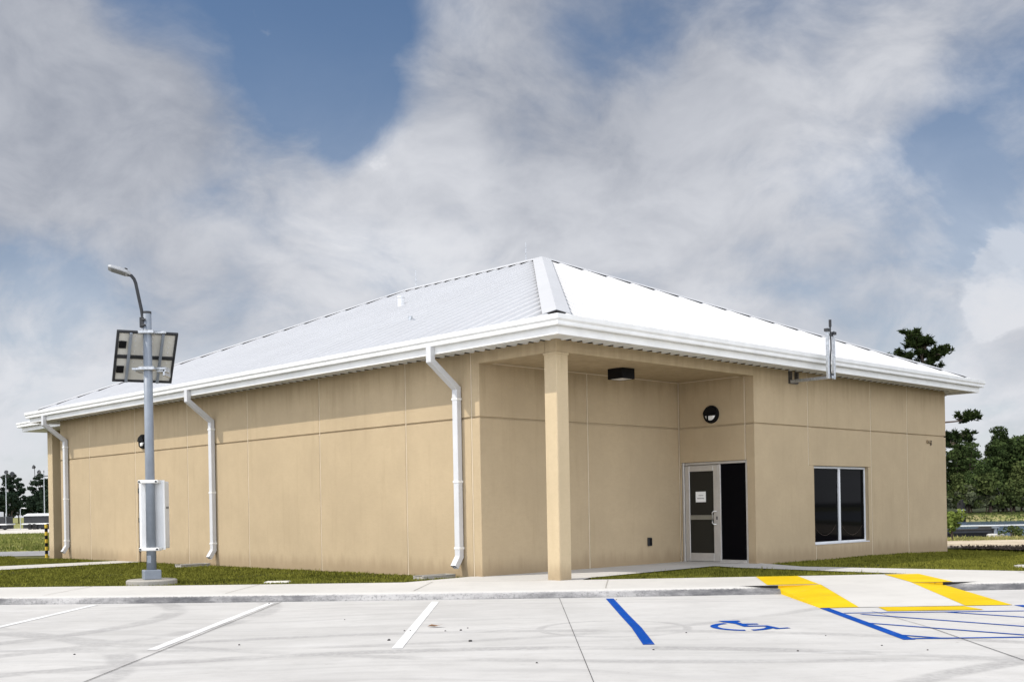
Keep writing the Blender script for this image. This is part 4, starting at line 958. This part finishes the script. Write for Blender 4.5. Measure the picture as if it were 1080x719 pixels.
# far pines at left
fp = [pine_tree(11, M_farpine, 3000, .36, .16, .34), pine_tree(11, M_farpine, 3000, .36, .24, .30), round_tree(8, 3.6, M_farpine, 2200, .36)]
for i, x in enumerate(list(np.arange(-135, -98, 2.7))+list(np.arange(-190, -136, 4.5))+list(np.arange(-96, -40, 4.5))):
    t = fp[i % 2]; plant_tree(t, 'pine_tree', x+random.uniform(-1.2, 1.2), 262+random.uniform(-6, 10), -.1, 'distant dark pine in the row beyond the trailers at left', 'tree', 'distant pines beyond the trailers', random.uniform(.86, 1.06))
for i, x in enumerate(list(np.arange(-135, -98, 2.4))+list(np.arange(-190, -136, 4.2))+list(np.arange(-96, -40, 4.2))):
    plant_tree(fp[2], 'broadleaf_tree', x+random.uniform(-1.2, 1.2), 252+random.uniform(-3, 3), -.1, 'low dark bushy tree under the distant pines at left', 'tree', 'bushy trees under the distant pines', random.uniform(.72, .95))

# ------------------------------------------------------------------ river things
t = tag(empty('mooring_piles', (45.85, 114.6, -.8)), 'cluster of dark timber mooring piles standing in the river', 'mooring piles')
for i, (u, v_, h_) in enumerate(((-.28, 0, 2.0), (.0, -.2, 2.3), (.27, .05, 1.95), (0, .22, 2.2), (-.15, -.16, 1.75))):
    b = MB(); b.tube([(u*1.35, v_*1.35, -1.5), (u*.9, v_*.9, h_)], [.17, .15], 9); b.build('pile', M_timber, t)
b = MB(); b.tube([(0, 0, 1.15), (0, 0, 1.27)], .45, 14); b.tube([(0, 0, .5), (0, 0, .58)], .48, 14); b.build('binding', M_galv, t)
t = tag(empty('barge', (24.6, 63.0, -.8)), 'low black barge hull moored by the near bank', 'barge')
b = MB(); pr = [(-5, -.25), (1.5, -.25), (2.1, .1), (2.35, .78), (2.05, .78), (1.85, .60), (-5, .56)]
b.add([(x, -.9, z) for x, z in pr]+[(x, .9, z) for x, z in pr], [tuple(range(7)), tuple(range(13, 6, -1))]+[(i, (i+1) % 7, 7+(i+1) % 7, 7+i) for i in range(7)]); b.build('hull', M_timber, t, bevel=.03)
b = MB(); b.box(-5, 1.9, -.96, -.9, .40, .50); b.build('rubbing_strip', M_dark, t)
t = tag(empty('pipe_railing', (18.5, 43.0, -.02)), 'white pipe rail on a grey post in white footing by the water', 'railing')
b = MB(); b.tube([(-9, 0, .44), (14, 0, .44)], .03, 8); b.build('rail', M_white, t)
for x in (0.0, 8.0):
    b = MB(); b.tube([(x, 0, .1), (x, 0, .40)], .06, 8); b.box(x-.13, x+.13, -.06, .06, .34, .41); b.build('post', M_steel, t)
    b = MB(); b.lathe(Matrix.Translation((x, 0, 0)), [(.34, -.1), (.32, .10), (.26, .13)], 14); b.build('footing', M_walk, t)

# ------------------------------------------------------------------ yard at far left
def wheel(parent, x, y, r_, wd=.25):
    Mx = Matrix.Translation((x, y, r_)) @ Matrix.Rotation(math.pi/2, 4, 'X')
    b = MB(); b.lathe(Mx, [(r_*.62, -wd/2), (r_*.95, -wd/2), (r_, -wd/4), (r_, wd/4), (r_*.95, wd/2), (r_*.62, wd/2)], 20); o = b.build('wheel', M_rubber, parent)
    b = MB(); b.lathe(Mx, [(r_*.6, -wd*.4), (r_*.55, wd*.42), (r_*.2, wd*.5)], 14); b.build('rim', M_galv, o)
def trailer(x, y, ln, label, roof=True, stairs=False):
    t = tag(empty('flatbed_trailer', (x, y, .02)), label, 'trailer', 'dark trailers in the far yard')
    b = MB(); b.box(0, ln, -1.1, 1.1, .55, .70); b.build('deck', M_white2, t, bevel=.02)
    b = MB(); b.box(.2, ln-.2, -1.0, 1.0, .70, 1.5); b.build('load', M_dark, t, bevel=.06)
    b = MB(); b.box(.1, ln-.1, -.9, .9, .12, .545); b.build('chassis', M_dark, t)
    for k_ in (.25, .38, .8): wheel(t, ln*k_, -1.0, .33); wheel(t, ln*k_, 1.0, .33)
    if roof:
        b = MB(); b.add([(.1, -1.1, 1.5), (ln-.1, -1.1, 1.5), (ln-.1, 1.1, 1.5), (.1, 1.1, 1.5), (.5, -.6, 1.78), (ln-.5, -.6, 1.78), (ln-.5, .6, 1.78), (.5, .6, 1.78)], [(0, 1, 5, 4), (1, 2, 6, 5), (2, 3, 7, 6), (3, 0, 4, 7), (4, 5, 6, 7)]); b.build('canopy', M_box, t)
    for k_ in range(6):
        if stairs: b = MB(); b.tube([(ln*k_/5*.98+.05, -1.12, .68), (ln*k_/5*.98+.05, -1.12, 1.6)], .03, 6); b.build('stake', M_galv, t)
trailer(-54.6, 126, 3.7, 'dark trailer under a white canopy parked in the far gravel yard')
trailer(-61.4, 125, 5.6, 'long dark flatbed trailer with upright stakes at the left picture edge', False, True)
t = tag(empty('box_truck', (-62.9, 131, .02)), 'white box truck behind the long dark trailer', 'truck')
b = MB(); b.box(0, 3.1, -1.1, 1.1, .8, 2.05); b.build('box_body', M_white, t, bevel=.04)
b = MB(); b.add([(-1.5, y_, z_) for y_ in (-1, 1) for z_ in (.5, 1.3)]+[(-1.2, y_, 1.95) for y_ in (-1, 1)]+[(-.05, y_, z_) for y_ in (-1, 1) for z_ in (.5, 1.95)], [(0, 1, 4, 7, 6), (2, 8, 9, 5, 3), (0, 2, 3, 1), (1, 3, 5, 4), (4, 5, 9, 7), (6, 7, 9, 8), (0, 6, 8, 2)]); cab = b.build('cab', M_white, t, bevel=.03)
b = MB(); b.add([(-1.5, -.85, 1.32), (-1.5, .85, 1.32), (-1.23, .85, 1.88), (-1.23, -.85, 1.88)], [(0, 1, 2, 3)]); b.v = [(x-.02, y, z) for x, y, z in b.v]; b.build('windscreen', M_glass, cab)
b = MB(); b.box(-1.4, 3.0, -.9, .9, .5, .78); b.build('chassis', M_dark, t)
for x_ in (-.8, 2.3): wheel(t, x_, -1, .42); wheel(t, x_, 1, .42)
for x_, lab in ((-55.2, 'white site cabin behind the covered trailer in the far yard'), (-53.4+1.1, 'small white site cabin beside the far column')):
    t = tag(empty('site_cabin', (x_+.8, 136, .02)), lab, 'cabin')
    b = MB(); b.box(0, 1.5 if x_ < -54 else 1.6, -.7, .7, .25, 2.55 if x_ < -54 else 2.4); wv_ = b.build('wall', M_white, t, bevel=.03)
    b = MB(); b.box(-.06, 1.62, -.78, .78, 2.56, 2.64); b.build('roof', M_white2, t)
    b = MB(); b.box(.4, 1.0, -.72, -.701, 1.2, 1.8); b.build('window', M_glass, t)
b = MB(); b.lathe(Matrix.Identity(4), [(.28, 0), (.30, .05), (.30, .9), (.28, .95), (.1, .98)], 16); b.tube([(0, 0, .3), (0, 0, .36)], .315, 16); o = b.build('red_drum', M_red); o.location = (-53.0, 125.5, .9); o.scale = (1.2, 1.2, .8)
bpy.data.objects.remove(o)
b = MB(); b.box(-.35, .35, -.4, .4, .0, 1.5); o = b.build('fuel_pump', M_red, None, bevel=.05); 
b = MB(); b.box(-.25, .25, -.41, -.40, .9, 1.3); b.build('display', M_dark, o); b = MB(); b.tube([(.35, 0, 1.1), (.5, 0, .9), (.45, 0, .4)], .03, 6); b.build('hose', M_rubber, o)
o.location = (-52.4, 126.5, .02); tag(o, 'small red fuel pump at the end of the covered trailer', 'pump')
def mast(x, y, hgt, label, heads):
    t = tag(empty('floodlight_mast', (x, y, 0)), label, 'floodlight mast', 'tall floodlight masts in the far yard')
    b = MB(); b.tube([(0, 0, 0), (0, 0, hgt)], [.075, .05], 10); b.build('pole', M_galv, t)
    b = MB(); b.box(-1.3, 1.3, -.05, .05, hgt-.5, hgt-.4); b.tube([(0, 0, hgt), (0, 0, hgt+.3)], .05, 6); b.build('crossarm', M_dark, t)
    for (u, z_) in heads:
        Mx = Matrix.Translation((u, -.2, hgt+z_)) @ Matrix.Rotation(R(70), 4, 'X') @ Matrix.Rotation(R(30*u), 4, 'Y')
        b = MB(); b.lathe(Mx, [(.14, -.15), (.25, .08), (.28, .14), (.24, .14)], 14); b.tube([(u, 0, hgt-.45), (u, -.15, hgt+z_)], .04, 5); b.build('floodlight', M_dark, t)
mast(-67.55, 150, 7.3, 'tall floodlight mast at the very left edge of the picture', ((-1.0, .9), (.2, .1), (.95, -.1), (-.9, -.2)))
mast(-62.45, 150, 7.3, 'tall floodlight mast just left of the far column', ((-1.2, .75), (-.5, .05), (.9, .25)))
t = tag(empty('yard_lamp', (-54.3, 124, 0)), 'short hooked lamp post above the covered trailer', 'lamp post')
b = MB(); b.tube([(0, 0, 0), (0, 0, 2.3), (.1, 0, 2.4), (.5, 0, 2.42)], .04, 6); b.build('post', M_galv, t)
b = MB(); b.box(.35, .65, -.08, .08, 2.35, 2.42); b.build('lamp_head', M_white2, t)
